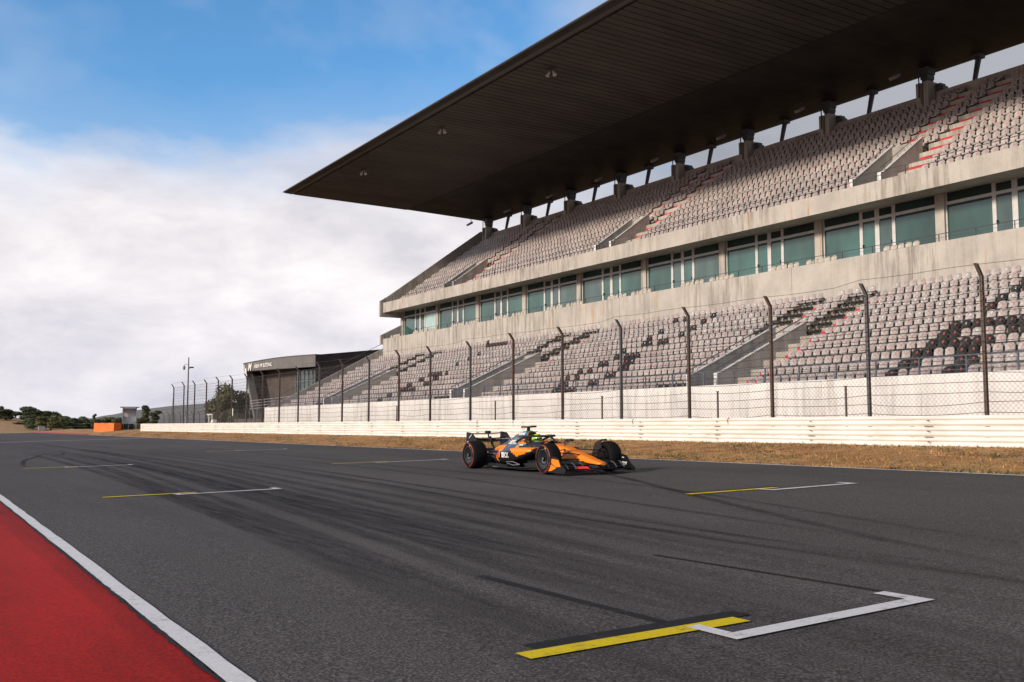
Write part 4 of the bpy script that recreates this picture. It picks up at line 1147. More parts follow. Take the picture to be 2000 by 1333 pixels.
def dense(sections, step=.035):
    """sections: list of (x, {param: value}); linear/smooth resample along x"""
    out = []
    for (x0, p0), (x1, p1) in zip(sections[:-1], sections[1:]):
        k = max(1, int(abs(x1 - x0) / step))
        for i in range(k):
            t = i / k; out.append((lerp(x0, x1, t), [lerp(a, c, t * t * (3 - 2 * t) * .4 + t * .6) for a, c in zip(p0, p1)]))
    out.append(sections[-1]); return out
def se_ring(x, yc, zb, zt_, hw, n, k=40, shear=0.):
    zc, hh = (zb + zt_) / 2, (zt_ - zb) / 2; r = []
    for i in range(k):
        t = 2 * math.pi * i / k; c, s = math.cos(t), math.sin(t)
        yy = hw * math.copysign(abs(c) ** (2 / n), c); zz = hh * math.copysign(abs(s) ** (2 / n), s)
        r.append((x, yc + yy * (1 - shear * zz / hh), zc + zz))
    return r
def colour_faces(o, fn):
    me = o.data
    for p in me.polygons: p.material_index = fn(p.center, p.normal)
    return o
def inpoly(x, z, P):
    c = False; j = len(P) - 1
    for i in range(len(P)):
        if (P[i][1] > z) != (P[j][1] > z) and x < (P[j][0] - P[i][0]) * (z - P[i][1]) / (P[j][1] - P[i][1]) + P[i][0]: c = not c
        j = i
    return c
PAL = ['car_black', 'car_orange', 'car_slate', 'car_teal', 'car_blue', 'carbon']
# nose and front bulkhead
sec = dense([(2.74, [.205, .262, .07, 2.2, 0]), (2.68, [.19, .285, .12, 2.4, 0]), (2.45, [.20, .335, .155, 3.2, .02]), (2.1, [.225, .42, .175, 3.4, .04]), (1.7, [.215, .525, .20, 3.2, .05]), (1.35, [.21, .60, .235, 3.2, .06]), (1.0, [.19, .655, .255, 3.2, .06]), (.72, [.16, .685, .30, 3.2, .05]), (.6, [.15, .70, .315, 3.2, .05])])
b = MB(); b.loft([se_ring(x, 0, p[0], p[1], p[2], p[3], 44, p[4]) for x, p in sec])
nose = smooth_angle(fixn(b.build('nose', PAL, CAR)), 40)
colour_faces(nose, lambda c, n: 0 if (c.z < .27 - .0 * c.x and c.x < 2.3) or (c.x < 1.0 and c.z < .47 - (c.x - .6) * .2) or n.z < -.12 else 1)
# cockpit tub: U section
def urings():
    R_ = []
    for x, ho, zt_, hi in ((.62, .33, .70, .22), (.3, .345, .69, .255), (0, .355, .70, .265), (-.2, .35, .72, .23), (-.34, .34, .74, .15)):
        R_.append([(x, -ho + .05, .14), (x, -ho, .22), (x, -ho, .6), (x, -ho + .03, zt_ - .02), (x, -ho + .06, zt_), (x, -hi - .01, zt_), (x, -hi, zt_ - .03), (x, -hi, .42), (x, -hi + .06, .36),
                   (x, hi - .06, .36), (x, hi, .42), (x, hi, zt_ - .03), (x, hi + .01, zt_), (x, ho - .06, zt_), (x, ho - .03, zt_ - .02), (x, ho, .6), (x, ho, .22), (x, ho - .05, .14)])
    return R_
b = MB(); b.loft(urings()); tub = smooth_angle(fixn(b.build('cockpit', PAL, CAR)), 40)
colour_faces(tub, lambda c, n: 1 if c.x < -.02 and abs(c.y) > .25 and c.z > .5 else 0)
b = MB(); b.loft([[(-.32, y, z) for y, z in ((-.2, .5), (-.17, .86), (.17, .86), (.2, .5))], [(-.24, y, z) for y, z in ((-.2, .5), (-.16, .84), (.16, .84), (.2, .5))]])
b.build('headrest', 'car_black', CAR)
# airbox, engine cover and tail
def cover_ring(x, p):
    zt_, wt, zm, wm, zb, wb = p; H = [(0, zt_), (wt * .55, zt_ - .012), (wt * .9, zt_ - .04), (wt, zt_ - .09), (lerp(wt, wm, .5) + .0, lerp(zt_ - .09, zm, .5)), (wm, zm), (lerp(wm, wb, .35), lerp(zm, zb, .35)), (lerp(wm, wb, .72), lerp(zm, zb, .68)), (wb, zb), (wb * .9, zb - .05), (0, zb - .06)]
    # densify
    Q = []
    for a, c in zip(H[:-1], H[1:]):
        for i in range(4): Q.append((lerp(a[0], c[0], i / 4), lerp(a[1], c[1], i / 4)))
    Q.append(H[-1])
    return [(x, -y, z) for y, z in Q] + [(x, y, z) for y, z in Q[-2:0:-1]]
sec = dense([(-.24, [.965, .135, .80, .135, .50, .30]), (-.34, [.985, .135, .78, .125, .48, .33]), (-.6, [.965, .105, .74, .12, .46, .36]), (-.9, [.90, .07, .68, .12, .42, .42]), (-1.2, [.79, .05, .60, .13, .36, .42]), (-1.5, [.68, .04, .52, .14, .30, .33]), (-1.8, [.585, .04, .47, .12, .30, .2]), (-2.05, [.52, .05, .44, .09, .34, .1])])
b = MB(); b.loft([cover_ring(x, p) for x, p in sec]); cov = smooth_angle(fixn(b.build('engine_cover', PAL, CAR)), 45)
def covcol(c, n):
    x, z = c.x, c.z
    if z > .855 and x > -.80: return 3
    if z > .80 and x > -.80: return 0
    if x > -.60 and z > .54: return 1
    if x < -1.22 and z < .62 - .25 * (x + 1.22) * -.3: return 1 if (x < -1.34 or z < .45) and z > .33 else 2
    return 2 if z > .40 else 0
colour_faces(cov, covcol)
b = MB(); b.loft([[(-.232, y * .86, .80 + (z - .80) * .86 + .015) for _, y, z in cover_ring(0, [.965, .135, .80, .135, .70, .11])], [(-.236, y * .8, .80 + (z - .80) * .8 + .015) for _, y, z in cover_ring(0, [.965, .135, .80, .135, .70, .11])]])
b.build('air_intake', 'groove', CAR)
b = MB(); b.tube([(-.42, 0, .95), (-.40, 0, 1.06)], [.05, .04], 8); b.loft([[(-.46, y, 1.06 + z) for y, z in ((-.19, -.01), (-.19, .03), (.19, .03), (.19, -.01))], [(-.36, y, 1.06 + z) for y, z in ((-.17, -.005), (-.17, .025), (.17, .025), (.17, -.005))]])
b.box(-.46, -.34, .09, .2, 1.055, 1.10); b.box(-.24, -.1, .12, .15, .87, .89); b.build('roll_hoop_camera', 'carbon', CAR)
# sidepods
def pod(s):
    sec = dense([(.82, [.50, .44, .575, .17, 2.6, 0]), (.70, [.53, .37, .585, .215, 2.8, -.05]), (.35, [.545, .29, .585, .235, 3.2, -.12]), (0, [.545, .22, .575, .24, 3.2, -.15]), (-.4, [.53, .17, .545, .24, 3.0, -.14]), (-.8, [.47, .13, .485, .22, 2.8, -.1]), (-1.15, [.38, .12, .41, .18, 2.5, 0]), (-1.5, [.27, .13, .33, .12, 2.3, 0]), (-1.7, [.2, .15, .28, .07, 2.2, 0])])
    b = MB(); b.loft([se_ring(x, s * p[0], p[1], p[2], p[3], p[4], 44, p[5] * (1 if s > 0 else 1)) for x, p in sec])
    o = smooth_angle(fixn(b.build('sidepod', PAL, CAR)), 45)
    P1 = [(-.20, .62), (.74, .62), (.80, .50), (.24, .36)]; P2 = [(-1.16, .43), (-1.02, .52), (-.96, .43), (-.72, .215), (-.93, .27)]
    def f(c, n):
        if (n.y * s > .15) and (inpoly(c.x, c.z, P1) or inpoly(c.x, c.z, P2)): return 1
        if n.z > .5 and c.x < -.1: return 2
        if n.z > .75 and c.x > -.15: return 1
        return 0
    colour_faces(o, f); return o
pods = {s: pod(s) for s in (-1, 1)}
for s in (-1, 1):
    b = MB(); b.loft([se_ring(.824, s * .50, .455, .56, .15, 2.6, 24), se_ring(.828, s * .50, .46, .555, .145, 2.6, 24)]); b.build('radiator_inlet', 'groove', CAR)
# floor with raised outer edge, fences and plank
b = MB()
PL = [(1.05, .18), (.98, .42), (.85, .62), (.55, .74), (.0, .77), (-.8, .77), (-1.25, .74), (-1.42, .58), (-1.6, .50), (-2.15, .50), (-2.15, .2)]
b.prism_z(PL + [(x, -y) for x, y in PL[::-1]], .055, .075)
for s in (-1, 1):
    b.tube([(.92, s * .60, .12), (.6, s * .765, .10), (0, s * .795, .085), (-.8, s * .79, .085), (-1.25, s * .75, .09), (-1.4, s * .62, .09)], .018, 6)
    b.add([(-.1, s * .79, .08), (-1.2, s * .77, .08), (-1.2, s * .72, .17), (-.3, s * .70, .15)], [(0, 1, 2, 3)])
    b.add([(1.05, s * .44, .07), (.55, s * .58, .07), (.5, s * .62, .26), (.95, s * .50, .30)], [(0, 1, 2, 3)]); b.add([(1.0, s * .58, .07), (.62, s * .72, .07), (.55, s * .76, .2), (.9, s * .62, .24)], [(0, 1, 2, 3)])
    b.add([(-1.75, s * .5, .08), (-2.35, s * .5, .34), (-2.35, s * .05, .34), (-1.75, s * .05, .08)], [(0, 1, 2, 3)]); b.box(-2.3, -1.7, s * .48, s * .5, .07, .34)
b.box(-1.6, .9, -.15, .15, .03, .055)
fl_ = b.build('floor', 'carbon', CAR)
b = MB()
for s in (-1, 1):
    for k in range(5): b.box(-.85 + k * .06, -.81 + k * .06, s * .80, s * .806, .075, .10)
    b.tube([(.35, s * .74, .17), (.1, s * .785, .235), (-.25, s * .765, .22)], .012, 5); b.tube([(.35, s * .74, .17), (.12, s * .79, .15), (-.2, s * .77, .19)], .012, 5)
b.build('floor_edge_wing', 'rim_grey', fl_)
# halo
b = MB(); arc = [(-.42, -.36, .70), (-.25, -.37, .76), (.02, -.36, .825), (.28, -.31, .85), (.49, -.19, .85), (.57, 0, .845)]
b.tube(arc + [(x, -y, z) for x, y, z in arc[-2::-1]], .029, 10); b.tube([(.565, 0, .845), (.72, 0, .78), (.88, 0, .66)], [.03, .024, .02], 8); b.add([(.49, -.1, .89), (.49, .1, .89), (.60, .06, .88), (.60, -.06, .88)], [(0, 1, 2, 3)])
smooth_angle(b.build('halo', 'carbon', CAR), 60)
# mirrors
for s in (-1, 1):
    b = MB(); b.loft([se_ring(.50, s * .60, .695, .765, .10, 3, 20), se_ring(.60, s * .60, .70, .76, .09, 3, 20), se_ring(.64, s * .60, .715, .745, .06, 3, 20)]); b.tube([(.58, s * .5, .72), (.74, s * .28, .68)], .012, 5); b.tube([(.55, s * .56, .70), (.5, s * .46, .58)], .01, 5)
    smooth_angle(b.build('mirror', 'car_black', CAR), 50)
b = MB(); b.loft([se_ring(.06, -.36, .605, .655, .03, 2.5, 16), se_ring(-.2, -.375, .60, .665, .03, 2.5, 16), se_ring(-.34, -.36, .62, .65, .02, 2.5, 16)]); b.build('cockpit_fairing', 'car_teal', CAR)
b = MB(); b.tube([(1.22, 0, .60), (1.22, 0, .78)], .008, 5); b.tube([(1.6, .06, .53), (1.64, .06, .60), (1.7, .06, .60)], .006, 5); b.build('pitot', 'carbon', CAR)
# wings: aerofoil lofts
def foil(chord, th, inc, camber=.08, k=9):
    up, dn = [], []
    for i in range(k + 1):
        t = i / k; th_ = th * 2.2 * (math.sqrt(t) * (1 - t) + .02); ca = camber * chord * 4 * t * (1 - t)
        up.append((-t * chord, -ca + th_ * .5 + t * chord * math.tan(inc))); dn.append((-t * chord, -ca - th_ * .5 + t * chord * math.tan(inc)))
    return up + dn[::-1]
def wing(name, stations, mat, parent=CAR, mats=None):
    """stations: (y, x_le, z_le, chord, inc)"""
    b = MB(); b.loft([[(x + px, y, z + pz) for px, pz in foil(c, .022, inc)] for y, x, z, c, inc in stations])
    return smooth_angle(fixn(b.build(name, mat, parent)), 50)
def span(fn, n=14): return [fn(-.93 + 1.86 * i / n) for i in range(n + 1)]
fw = empty('front_wing'); fw.parent = CAR
wing('main_plane', span(lambda y: (y, 2.86 - .38 * abs(y) ** 1.3, .105 - .0 * abs(y) + .03 * math.exp(-(y / .25) ** 2), .26, .06)), 'carbon', fw)
for k, (x, z, c, inc, m) in enumerate(((2.66, .128, .17, .22, 'carbon'), (2.53, .172, .16, .36, 'car_black'), (2.42, .232, .14, .5, 'carbon'))):
    for s in (-1, 1):
        st = [(s * (.13 + .80 * i / 8), x - .34 * (.13 + .80 * i / 8) ** 1.2, z - .025 * math.cos(i / 8 * 3.1), c * (1.1 - .35 * (i / 8) ** 2), inc) for i in range(9)]
        wing('flap', st, m, fw)
b = MB()
for s in (-1, 1):
    for yy in (.34, .56, .78):
        b.tube([(2.50, s * yy, .13), (2.40, s * yy, .235), (2.28, s * yy, .27)], .014, 5)
b.build('flap_bracket', 'steel_dark', fw)
b = MB(); b.add([(2.60, -.26, .138), (2.50, -.52, .138), (2.39, -.52, .185), (2.49, -.26, .185)], [(0, 3, 2, 1)]); b.build('flap_badge', 'decal_red', fw)
for s in (-1, 1):
    P = [(2.62, .045), (2.66, .12), (2.50, .21), (2.36, .39), (2.10, .43), (1.97, .42), (1.93, .06)]
    b = MB(); b.prism_y(P, -.012, .012); b.v = [(x, s * (.955 + .05 * max(0, (2.4 - x)) * .6) + y, z) for x, y, z in b.v]
    ep = fixn(b.build('endplate', 'car_black', fw))
    b = MB()
    for Q in ([(2.47, .20), (2.39, .345), (2.14, .37), (2.06, .30), (2.28, .185)], [(2.30, .165), (2.04, .27), (1.99, .20), (2.0, .085), (2.12, .10)]):
        b.prism_y(Q, -.002, .002)
    b.v = [(x, s * (.955 + .05 * max(0, (2.4 - x)) * .6) + s * .015 + y, z) for x, y, z in b.v]
    fixn(b.build('orange_panel', 'car_orange', ep))
    if s > 0:
        # lettering on the inner face of the far endplate, seen from the near side
        vs, fs = text_mesh('ARROW', .095, .005); b = MB(); b.add([(2.20 + x, .955 - .017 + .0 * x, .20 + y) for x, y, _ in vs], fs)
        b.add([(2.24 + x, .938, .325 + z) for x, z in ((-.05, .01), (-.02, .03), (.03, .02), (.05, 0), (.02, .008), (-.02, .012))], [(0, 1, 2, 3, 4, 5)])
        b.build('lettering', 'decal_white', ep)
# rear wing
rw = empty('rear_wing', (-.12, 0, .01)); rw.parent = CAR
ry = lambda i, n=10: -.52 + 1.04 * i / n
wing('main_plane', [(ry(i), -2.12 - .0, .715 - .05 * math.cos(ry(i) * 2.8), .26, .30) for i in range(11)], 'carbon', rw)
wing('flap', [(ry(i), -2.37, .895 - .012 * math.cos(ry(i) * 2.8), .17, .05) for i in range(11)], 'carbon', rw)
for s in (-1, 1):
    P = [(-2.06, .60), (-2.05, .72), (-2.28, .90), (-2.60, .93), (-2.64, .60), (-2.52, .42), (-2.30, .40)]
    b = MB(); b.prism_y(P, -.012, .012); b.v = [(x, s * (.53 - .06 * max(0, .6 - z) * 1.5) + y, z) for x, y, z in b.v]; ep = fixn(b.build('endplate', 'car_black', rw))
    b = MB(); b.tube([(-2.30, s * .548, .86), (-2.44, s * .548, .77)], .012, 5); b.tube([(-2.38, s * .548, .67), (-2.56, s * .548, .665)], .01, 5); b.build('trim_line', 'decal_white', ep)
b = MB(); b.tube([(-2.0, 0, .42), (-2.16, 0, .60), (-2.26, 0, .80), (-2.32, 0, .80), (-2.30, 0, .70)], [.03, .03, .03, .025, .02], 8); b.build('pylon', 'carbon', rw)
b = MB(); b.box(-2.46, -2.30, -.045, .045, .875, .955); b.tube([(-2.36, 0, .88), (-2.34, 0, .72)], .022, 6); a = b.build('actuator', 'carbon', rw); b = MB(); b.box(-2.48, -2.462, -.045, .045, .90, .955); b.build('actuator_cap', 'car_orange', a)
wing('beam_wing', [(ry(i) * .8, -2.15, .42 + .05 * abs(ry(i)), .2, .3) for i in range(11)], 'carbon', rw)
b = MB(); b.loft([se_ring(-1.95, 0, .28, .42, .08, 3, 16), se_ring(-2.45, 0, .30, .38, .05, 3, 16)]); b.build('crash_structure', 'carbon', CAR)
b = MB(); b.loft([se_ring(-1.55, -.33, .40, .46, .09, 3, 16), se_ring(-1.75, -.30, .40, .45, .11, 3, 16), se_ring(-1.95, -.25, .39, .43, .07, 3, 16)]); b.build('rear_deck', 'car_blue', CAR)
# wheels
def wheel(x, s, w):
    t = empty('wheel', (x, s * (1.0 - w / 2), .36)); t.parent = CAR; t.scale = (.963, 1, 1)
    h = w / 2; o = s
    prof = [(.225, -h + .03), (.24, -h + .005), (.275, -h - .012), (.315, -h - .004), (.342, -h + .028), (.356, -h + .075), (.36, 0), (.356, h - .075), (.342, h - .028), (.31, h + .004), (.275, h + .012), (.24, h - .005), (.225, h - .03), (.20, h - .06), (.20, -h + .06)]
    b = MB(); b.lathe_y(prof + [prof[0]], 56); ty_ = smooth_angle(fixn(b.build('tyre', 'tyre', t)), 40)
    f = lambda r, y: (r, s * y)   # outside face at +h when s=+1
    yo = h + .012
    b = MB()
    b.lathe_y([f(.322, h + .003), f(.314, h + .006)], 60)
    for a0, a1 in ((12, 92), (192, 250)):
        b.lathe_y([f(.312, h + .0075), f(.300, h + .0105), f(.291, h + .0125)], 24, (0, 0, 0), 0, R(a0), R(a1))
    for a0 in list(range(285, 346, 9)) + list(range(118, 176, 9)):
        b.lathe_y([f(.312, h + .0075), f(.282, h + .0135)], 3, (0, 0, 0), 0, R(a0), R(a0 + 6))
    b.build('sidewall_stripe', 'tyre_red', ty_)
    b = MB(); b.lathe_y([f(.285, h + .014), f(.265, h + .014)], 6, (0, 0, 0), 0, R(56), R(68)); b.build('size_mark', 'decal_yellow', ty_)
    b = MB(); b.lathe_y([f(.226, h - .032), f(.222, h - .005), f(.21, h - .012), f(.15, h - .012), f(.09, h - .03), f(.05, h - .03), f(.045, h + .0), f(.0005, h + .002)], 48); rm = smooth_angle(fixn(b.build('wheel_cover', 'rim_black', t)), 35)
    b = MB(); b.lathe_y([f(.224, h - .004), f(.217, h - .003)], 48); b.lathe_y([f(.10, h - .024), f(.085, h - .026)], 30, (0, 0, 0), 0, R(200), R(330)); b.lathe_y([f(.175, h - .009), f(.165, h - .009)], 14, (0, 0, 0), 0, R(215), R(300)); b.lathe_y([f(.03, h + .005), f(.012, h + .007)], 10); b.build('rim_ring', 'rim_grey', rm)
    b = MB(); b.lathe_y([(.19, -s * (h + .02)), (.20, -s * (h - .05)), (.19, -s * (h - .1)), (.02, -s * (h - .1)), (.02, -s * (h + .02)), (.19, -s * (h + .02))], 28); fixn(b.build('brake_drum', 'carbon', t))
    return t
for s in (-1, 1):
    wf = wheel(1.80, s, .31); wr = wheel(-1.80, s, .405)
    # deflector arching over the inside of the front tyre
    b = MB(); ring = []
    for k in range(13):
        a = R(72 + 88 * k / 12); rr = .385 + .012 * math.sin(k); wy = .10 + .02 * math.sin(k / 12 * 3.1)
        ring.append([(rr * math.cos(a), -s * .20, rr * math.sin(a)), (rr * math.cos(a), -s * .20 + s * wy, rr * math.sin(a) + .012), ((rr + .012) * math.cos(a), -s * .20 + s * wy, (rr + .012) * math.sin(a) + .012), ((rr + .014) * math.cos(a), -s * .20, (rr + .014) * math.sin(a))])
    b.loft(ring)
    ring = []
    for k in range(11):
        a = R(92 + 92 * k / 10); ring.append([(.20 * math.cos(a), -s * .175, .20 * math.sin(a)), (.388 * math.cos(a), -s * .20, .388 * math.sin(a)), (.388 * math.cos(a), -s * .212, .388 * math.sin(a)), (.20 * math.cos(a), -s * .187, .20 * math.sin(a))])
    b.loft(ring); smooth_angle(fixn(b.build('wheel_deflector', 'brake_bronze', wf)), 50)
# suspension
b = MB()
def blade(p, q, w=.035, h=.012):
    p, q = Vector(p), Vector(q)
    b.loft([[(c.x + dx, c.y, c.z + dz) for dx, dz in ((-w, 0), (0, h), (w, 0), (0, -h))] for c in (p, q)])
for s in (-1, 1):
    for (x0, z0), (x1, z1) in (((2.02, .44), (1.84, .50)), ((1.45, .545), (1.78, .50)), ((1.95, .25), (1.84, .22)), ((1.4, .23), (1.76, .22)), ((1.62, .50), (1.82, .26)), ((2.05, .33), (1.92, .34))):
        blade((x0, s * .15, z0), (x1, s * .74, z1))
    for (x0, z0), (x1, z1) in (((-1.35, .40), (-1.74, .47)), ((-1.98, .42), (-1.86, .47)), ((-1.3, .22), (-1.74, .22)), ((-2.0, .24), (-1.86, .22)), ((-1.55, .24), (-1.78, .45)), ((-1.85, .33), (-1.80, .36))):
        blade((x0, s * .12, z0), (x1, s * .64, z1))
b.build('suspension', 'carbon', CAR)
# lettering laid on the bodywork
def project(name, shapes, mat, obj, y_from, off=.006):
    """shapes: list of (verts (x,z), faces) in side view; dropped along y on the surface"""
    tree_ = BVHTree.FromPolygons([v.co for v in obj.data.vertices], [p.vertices for p in obj.data.polygons]); b = MB()
    for vs, fs in shapes:
        bm = bmesh.new(); V = [bm.verts.new((x, 0, z)) for x, z in vs]
        for f in fs:
            try: bm.faces.new([V[i] for i in f])
            except ValueError: pass
        bmesh.ops.triangulate(bm, faces=bm.faces)
        bmesh.ops.subdivide_edges(bm, edges=[e for e in bm.edges if e.calc_length() > .03], cuts=1)
        out = []
        for v in bm.verts:
            h = tree_.ray_cast(Vector((v.co.x, y_from, v.co.z)), Vector((0, 1 if y_from < 0 else -1, 0)))
            if h[0] is None: h = (Vector((v.co.x, y_from * .3, v.co.z)), Vector((0, math.copysign(1, y_from), 0)))
            out.append((h[0].x, h[0].y + math.copysign(off, y_from), h[0].z))
        b.add(out, [[v.index for v in f.verts] for f in bm.faces]); bm.free()
    return b.build(name, mat, obj)
def txt(body, x, z, size, flip, bold=.0, shear=0., sp=1., rot=0.):
    vs, fs = text_mesh(body, size, bold, shear, sp); k = -1 if flip else 1; c, s = math.cos(rot), math.sin(rot)
    return ([(x + k * (px * c - py * s), z + px * s + py * c) for px, py, _ in vs], fs)
def disc(x, z, r, a0=0, a1=360, n=20):
    vs = [(x, z)] + [(x + r * math.cos(R(a0 + (a1 - a0) * i / n)), z + r * math.sin(R(a0 + (a1 - a0) * i / n))) for i in range(n + 1)]
    return (vs, [(0, i, i + 1) for i in range(1, n + 1)])
for s in (-1, 1):
    fl = s > 0; yf = s * 1.6
    project('lettering', [txt('Gemini', -1.0, .70, .215, fl, .004, 0, .98)], 'decal_white', cov, yf)
    project('lettering', [txt('android', -.55, .905, .12, fl, .004, .1)], 'decal_white', cov, yf)
    pd = pods[s]
    # O K X built of square pixels
    px = []
    u = .036
    for gi, rows_ in enumerate((['###', '# #', '###'], ['# #', '## ', '# #'], ['# #', ' # ', '# #'])):
        for r_, line in enumerate(rows_):
            for c_, ch in enumerate(line):
                if ch == '#':
                    x0 = -.30 + (gi * 3.45 + c_) * u - 5 * u
                    if fl: x0 = -.60 - (x0 + .0) - .0
                    z0 = .455 - r_ * u * 1.25
                    px.append(([(x0, z0), (x0 + u * .99, z0), (x0 + u * .99, z0 - u * 1.2), (x0, z0 - u * 1.2)], [(0, 1, 2, 3)]))
    project('lettering', px, 'decal_white', pd, yf)
    project('badge', [disc(-.70, .385, .072)], 'decal_yellow', pd, yf, .006)
    project('badge', [disc(-.75, .385, .072)], 'decal_red', pd, yf, .008)
project('lettering', [txt('android', -.14, .632, .055, False, .003, .1)], 'decal_white', bpy.data.objects['cockpit_fairing'], -1.2, .004)

# ------------------------------------------------------------------ driver
def driver():
    t = empty('person', CAR.location); t.rotation_euler = CAR.rotation_euler; t.scale = CAR.scale
    tag(t, 'person in a lime green helmet seated in the cockpit of the racing car', 'person')
    J = [(-.18, 0, .30), (-.20, 0, .45), (-.19, 0, .60), (-.15, 0, .68),              # pelvis, belly, chest, neck base
         (-.12, 0, .74)]
    E = [(0, 1), (1, 2), (2, 3), (3, 4)]; rad = [.15, .15, .16, .09, .06]
    def chain(start, pts, rs):
        p = start
        for q, r_ in zip(pts, rs): J.append(q); rad.append(r_); E.append((p, len(J) - 1)); p = len(J) - 1
        return p
    for s in (-1, 1):
        chain(0, [(.12, s * .10, .36), (.50, s * .11, .46), (.90, s * .09, .33), (1.02, s * .08, .38)], [.095, .07, .05, .035])
        hnd = chain(3, [(-.14, s * .17, .645), (.02, s * .21, .50), (.24, s * .15, .56), (.30, s * .14, .585)], [.075, .052, .036, .03])
        for k in range(4):   # fingers closed round the rim
            z = .56 + .019 * k
            chain(hnd, [(.335, s * (.135 + .004 * k), z), (.355, s * (.12), z + .002), (.345, s * (.10 - .004 * k), z)], [.0105, .0095, .0085])
        chain(hnd, [(.318, s * .118, .60), (.328, s * .105, .618)], [.011, .009])
    me = bpy.data.meshes.new('body'); me.from_pydata(J, E, []); o = bpy.data.objects.new('body', me); COL.objects.link(o)
    bpy.context.view_layer.objects.active = o
    md = o.modifiers.new('skin', 'SKIN'); md.use_smooth_shade = True
    for i, v in enumerate(me.skin_vertices[0].data): v.radius = (rad[i], rad[i]); v.use_root = (i == 0)
    o.modifiers.new('sub', 'SUBSURF').levels = 1
    dg = bpy.context.evaluated_depsgraph_get(); dg.update(); m2 = bpy.data.meshes.new_from_object(o.evaluated_get(dg))
    o.modifiers.clear(); o.data = m2; m2.materials.clear(); m2.materials.append(MATS['suit']); o.parent = t
    # helmet: egg shell with visor opening and chin bar
    b = MB(); n = 28; rings = []
    for i in range(15):
        a = -math.pi / 2 + .45 + (math.pi - .45) * i / 14; r_ = math.cos(a); z = math.sin(a)
        rings.append([(-.02 + .155 * r_ * math.cos(t_) * (1 + .06 * math.cos(t_) * (z < 0)), .122 * r_ * math.sin(t_), .765 + .135 * z) for t_ in [2 * math.pi * k / n for k in range(n)]])
    b.loft(rings); h = smooth_angle(fixn(b.build('helmet', ['helmet_lime', 'visor', 'decal_white'], t)), 60)
    for p in h.data.polygons:
        c = p.center; f = c.x > .035 and abs(math.atan2(c.y, c.x + .02)) < 1.25
        p.material_index = 1 if f and .745 < c.z < .80 else (2 if f and c.z < .715 else 0)
    b = MB(); b.tube([(.33, -.13, .60), (.34, -.06, .63), (.34, .06, .63), (.33, .13, .60), (.32, .12, .54), (.32, -.12, .54), (.33, -.13, .60)], .014, 6); b.box(.325, .35, -.09, .09, .545, .62)
    b.build('steering_wheel', 'carbon', CAR)
driver()
# ------------------------------------------------------------------ light, sky, camera
SUN_DIR = Vector((1.0, .10, -.345)).normalized()    # direction the light travels
elev = math.asin(-SUN_DIR.z); az = math.atan2(-SUN_DIR.x, -SUN_DIR.y)
sl = bpy.data.lights.new('sun', 'SUN'); sl.energy = 3.5; sl.angle = R(8.0); sl.color = (1, .85, .70)
so = bpy.data.objects.new('sun', sl); COL.objects.link(so); so.rotation_euler = SUN_DIR.to_track_quat('-Z', 'Y').to_euler(); so.location = (-50, 40, 60)
w = bpy.data.worlds.new('World'); scene.world = w; w.use_nodes = True; nt = w.node_tree
bg = nt.nodes['Background']; sky = N(nt, 'ShaderNodeTexSky', sky_type='NISHITA'); sky.sun_disc = False
sky.sun_elevation = max(elev, R(15)); sky.sun_rotation = az; sky.air_density = 1.0; sky.dust_density = .6; sky.ozone_density = 2.0
bg.inputs['Strength'].default_value = .10
# clouds: a layered bank near the horizon and thin veils above, in the sky itself
tc = N(nt, 'ShaderNodeTexCoord'); sp = N(nt, 'ShaderNodeSeparateXYZ'); L(nt, tc.outputs['Generated'], sp.inputs[0])
def skynoise(scale, detail, sc=(1, 1, 2.6), off=(0, 0, 0), rough=.55, dist=0.):
    mp = N(nt, 'ShaderNodeMapping'); mp.inputs['Scale'].default_value = sc; mp.inputs['Location'].default_value = off
    L(nt, tc.outputs['Generated'], mp.inputs['Vector']); n = N(nt, 'ShaderNodeTexNoise'); n.inputs['Scale'].default_value = scale; n.inputs['Detail'].default_value = detail; n.inputs['Roughness'].default_value = rough; n.inputs['Distortion'].default_value = dist
    L(nt, mp.outputs[0], n.inputs['Vector']); return n.outputs['Fac']
z = sp.outputs['Z']
n4 = skynoise(6.5, 7, (1, 1, 2.4), (2, 8, 5), .62, .3)
n1 = skynoise(2.2, 6, off=(.3, 1.1, .2)); n2 = skynoise(2.0, 5, (1, 1, 2.2), (4, 2, 1), .58); n3 = skynoise(5.5, 5, (1, 1, 3), (1, 5, 2))
edge = mth(nt, 'ADD', mth(nt, 'MULTIPLY', mth(nt, 'SUBTRACT', n1, .5), .20), mth(nt, 'MULTIPLY', mth(nt, 'SUBTRACT', n4, .5), .10))
hh = mth(nt, 'ADD', z, edge)
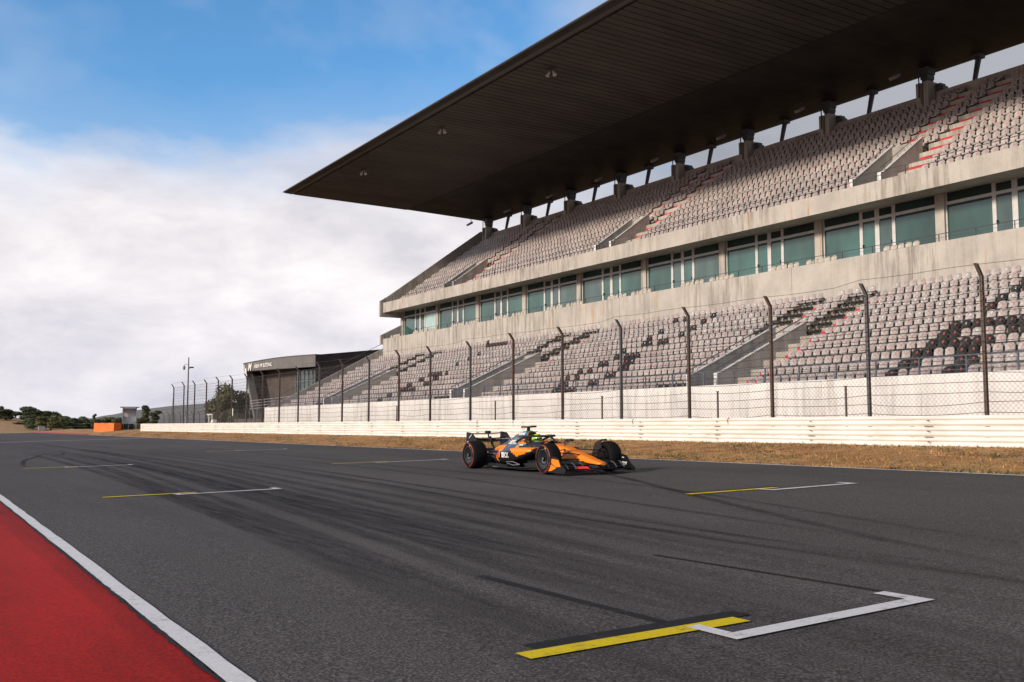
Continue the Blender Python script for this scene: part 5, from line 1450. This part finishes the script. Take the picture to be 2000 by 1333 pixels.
bank = ramp(nt, hh, [(.20, 1.), (.25, .78), (.295, .14), (.36, 0.)])
veil = mth(nt, 'MULTIPLY', ramp(nt, skynoise(1.6, 5, (1, 1, 2.0), (7, 3, 1), .6, .4), [(.42, 0.), (.70, .72)]), ramp(nt, z, [(.22, 1.), (.75, .55)]))
east = ramp(nt, mth(nt, 'ADD', sp.outputs['X'], mth(nt, 'MULTIPLY', edge, .5)), [(.50, 0.), (.66, .9)])
top = ramp(nt, z, [(.46, 0.), (.70, .9)])
cov_ = mth(nt, 'MAXIMUM', mth(nt, 'MAXIMUM', bank, veil), mth(nt, 'MAXIMUM', east, top))
# overhead cloud is unseen, added to neutralise and dim the fill; east cloud shows
shade = ramp(nt, mth(nt, 'ADD', n2, mth(nt, 'MULTIPLY', mth(nt, 'SUBTRACT', n4, .5), .55)), [(.36, (6.3, 6.2, 6.75)), (.50, (8.2, 7.9, 8.1)), (.62, (9.8, 9.4, 9.35))])
low = ramp(nt, z, [(0., (.86, .87, .92)), (.08, (.93, .93, .96)), (.16, (1.0, .99, .985))])
shade = mixc(nt, 1., shade, low, 'MULTIPLY')
blue = mixc(nt, 1., sky.outputs[0], (.92, 1.5, 1.85), 'MULTIPLY')
dim = ramp(nt, mth(nt, 'MAXIMUM', top, east), [(.1, 1.), (.9, .42)])
shade = mixc(nt, 1., shade, dim, 'MULTIPLY')
col = mixc(nt, cov_, blue, shade)
L(nt, col, bg.inputs['Color'])
cam = bpy.data.cameras.new('camera'); cam.sensor_width = 36; cam.lens = 1944 / 2000 * 36; cam.clip_end = 6000; cam.clip_start = .1
co = bpy.data.objects.new('camera', cam); COL.objects.link(co); co.location = (0, 0, 1.39)
co.rotation_euler = (R(90 + 4.8953), 0, -R(32.1225)); scene.camera = co
scene.render.engine = 'CYCLES'; scene.cycles.use_denoising = True
scene.cycles.max_bounces = 6; scene.cycles.transparent_max_bounces = 12
scene.view_settings.view_transform = 'Standard'; scene.view_settings.look = 'None'; scene.view_settings.gamma = 1; scene.view_settings.exposure = .2
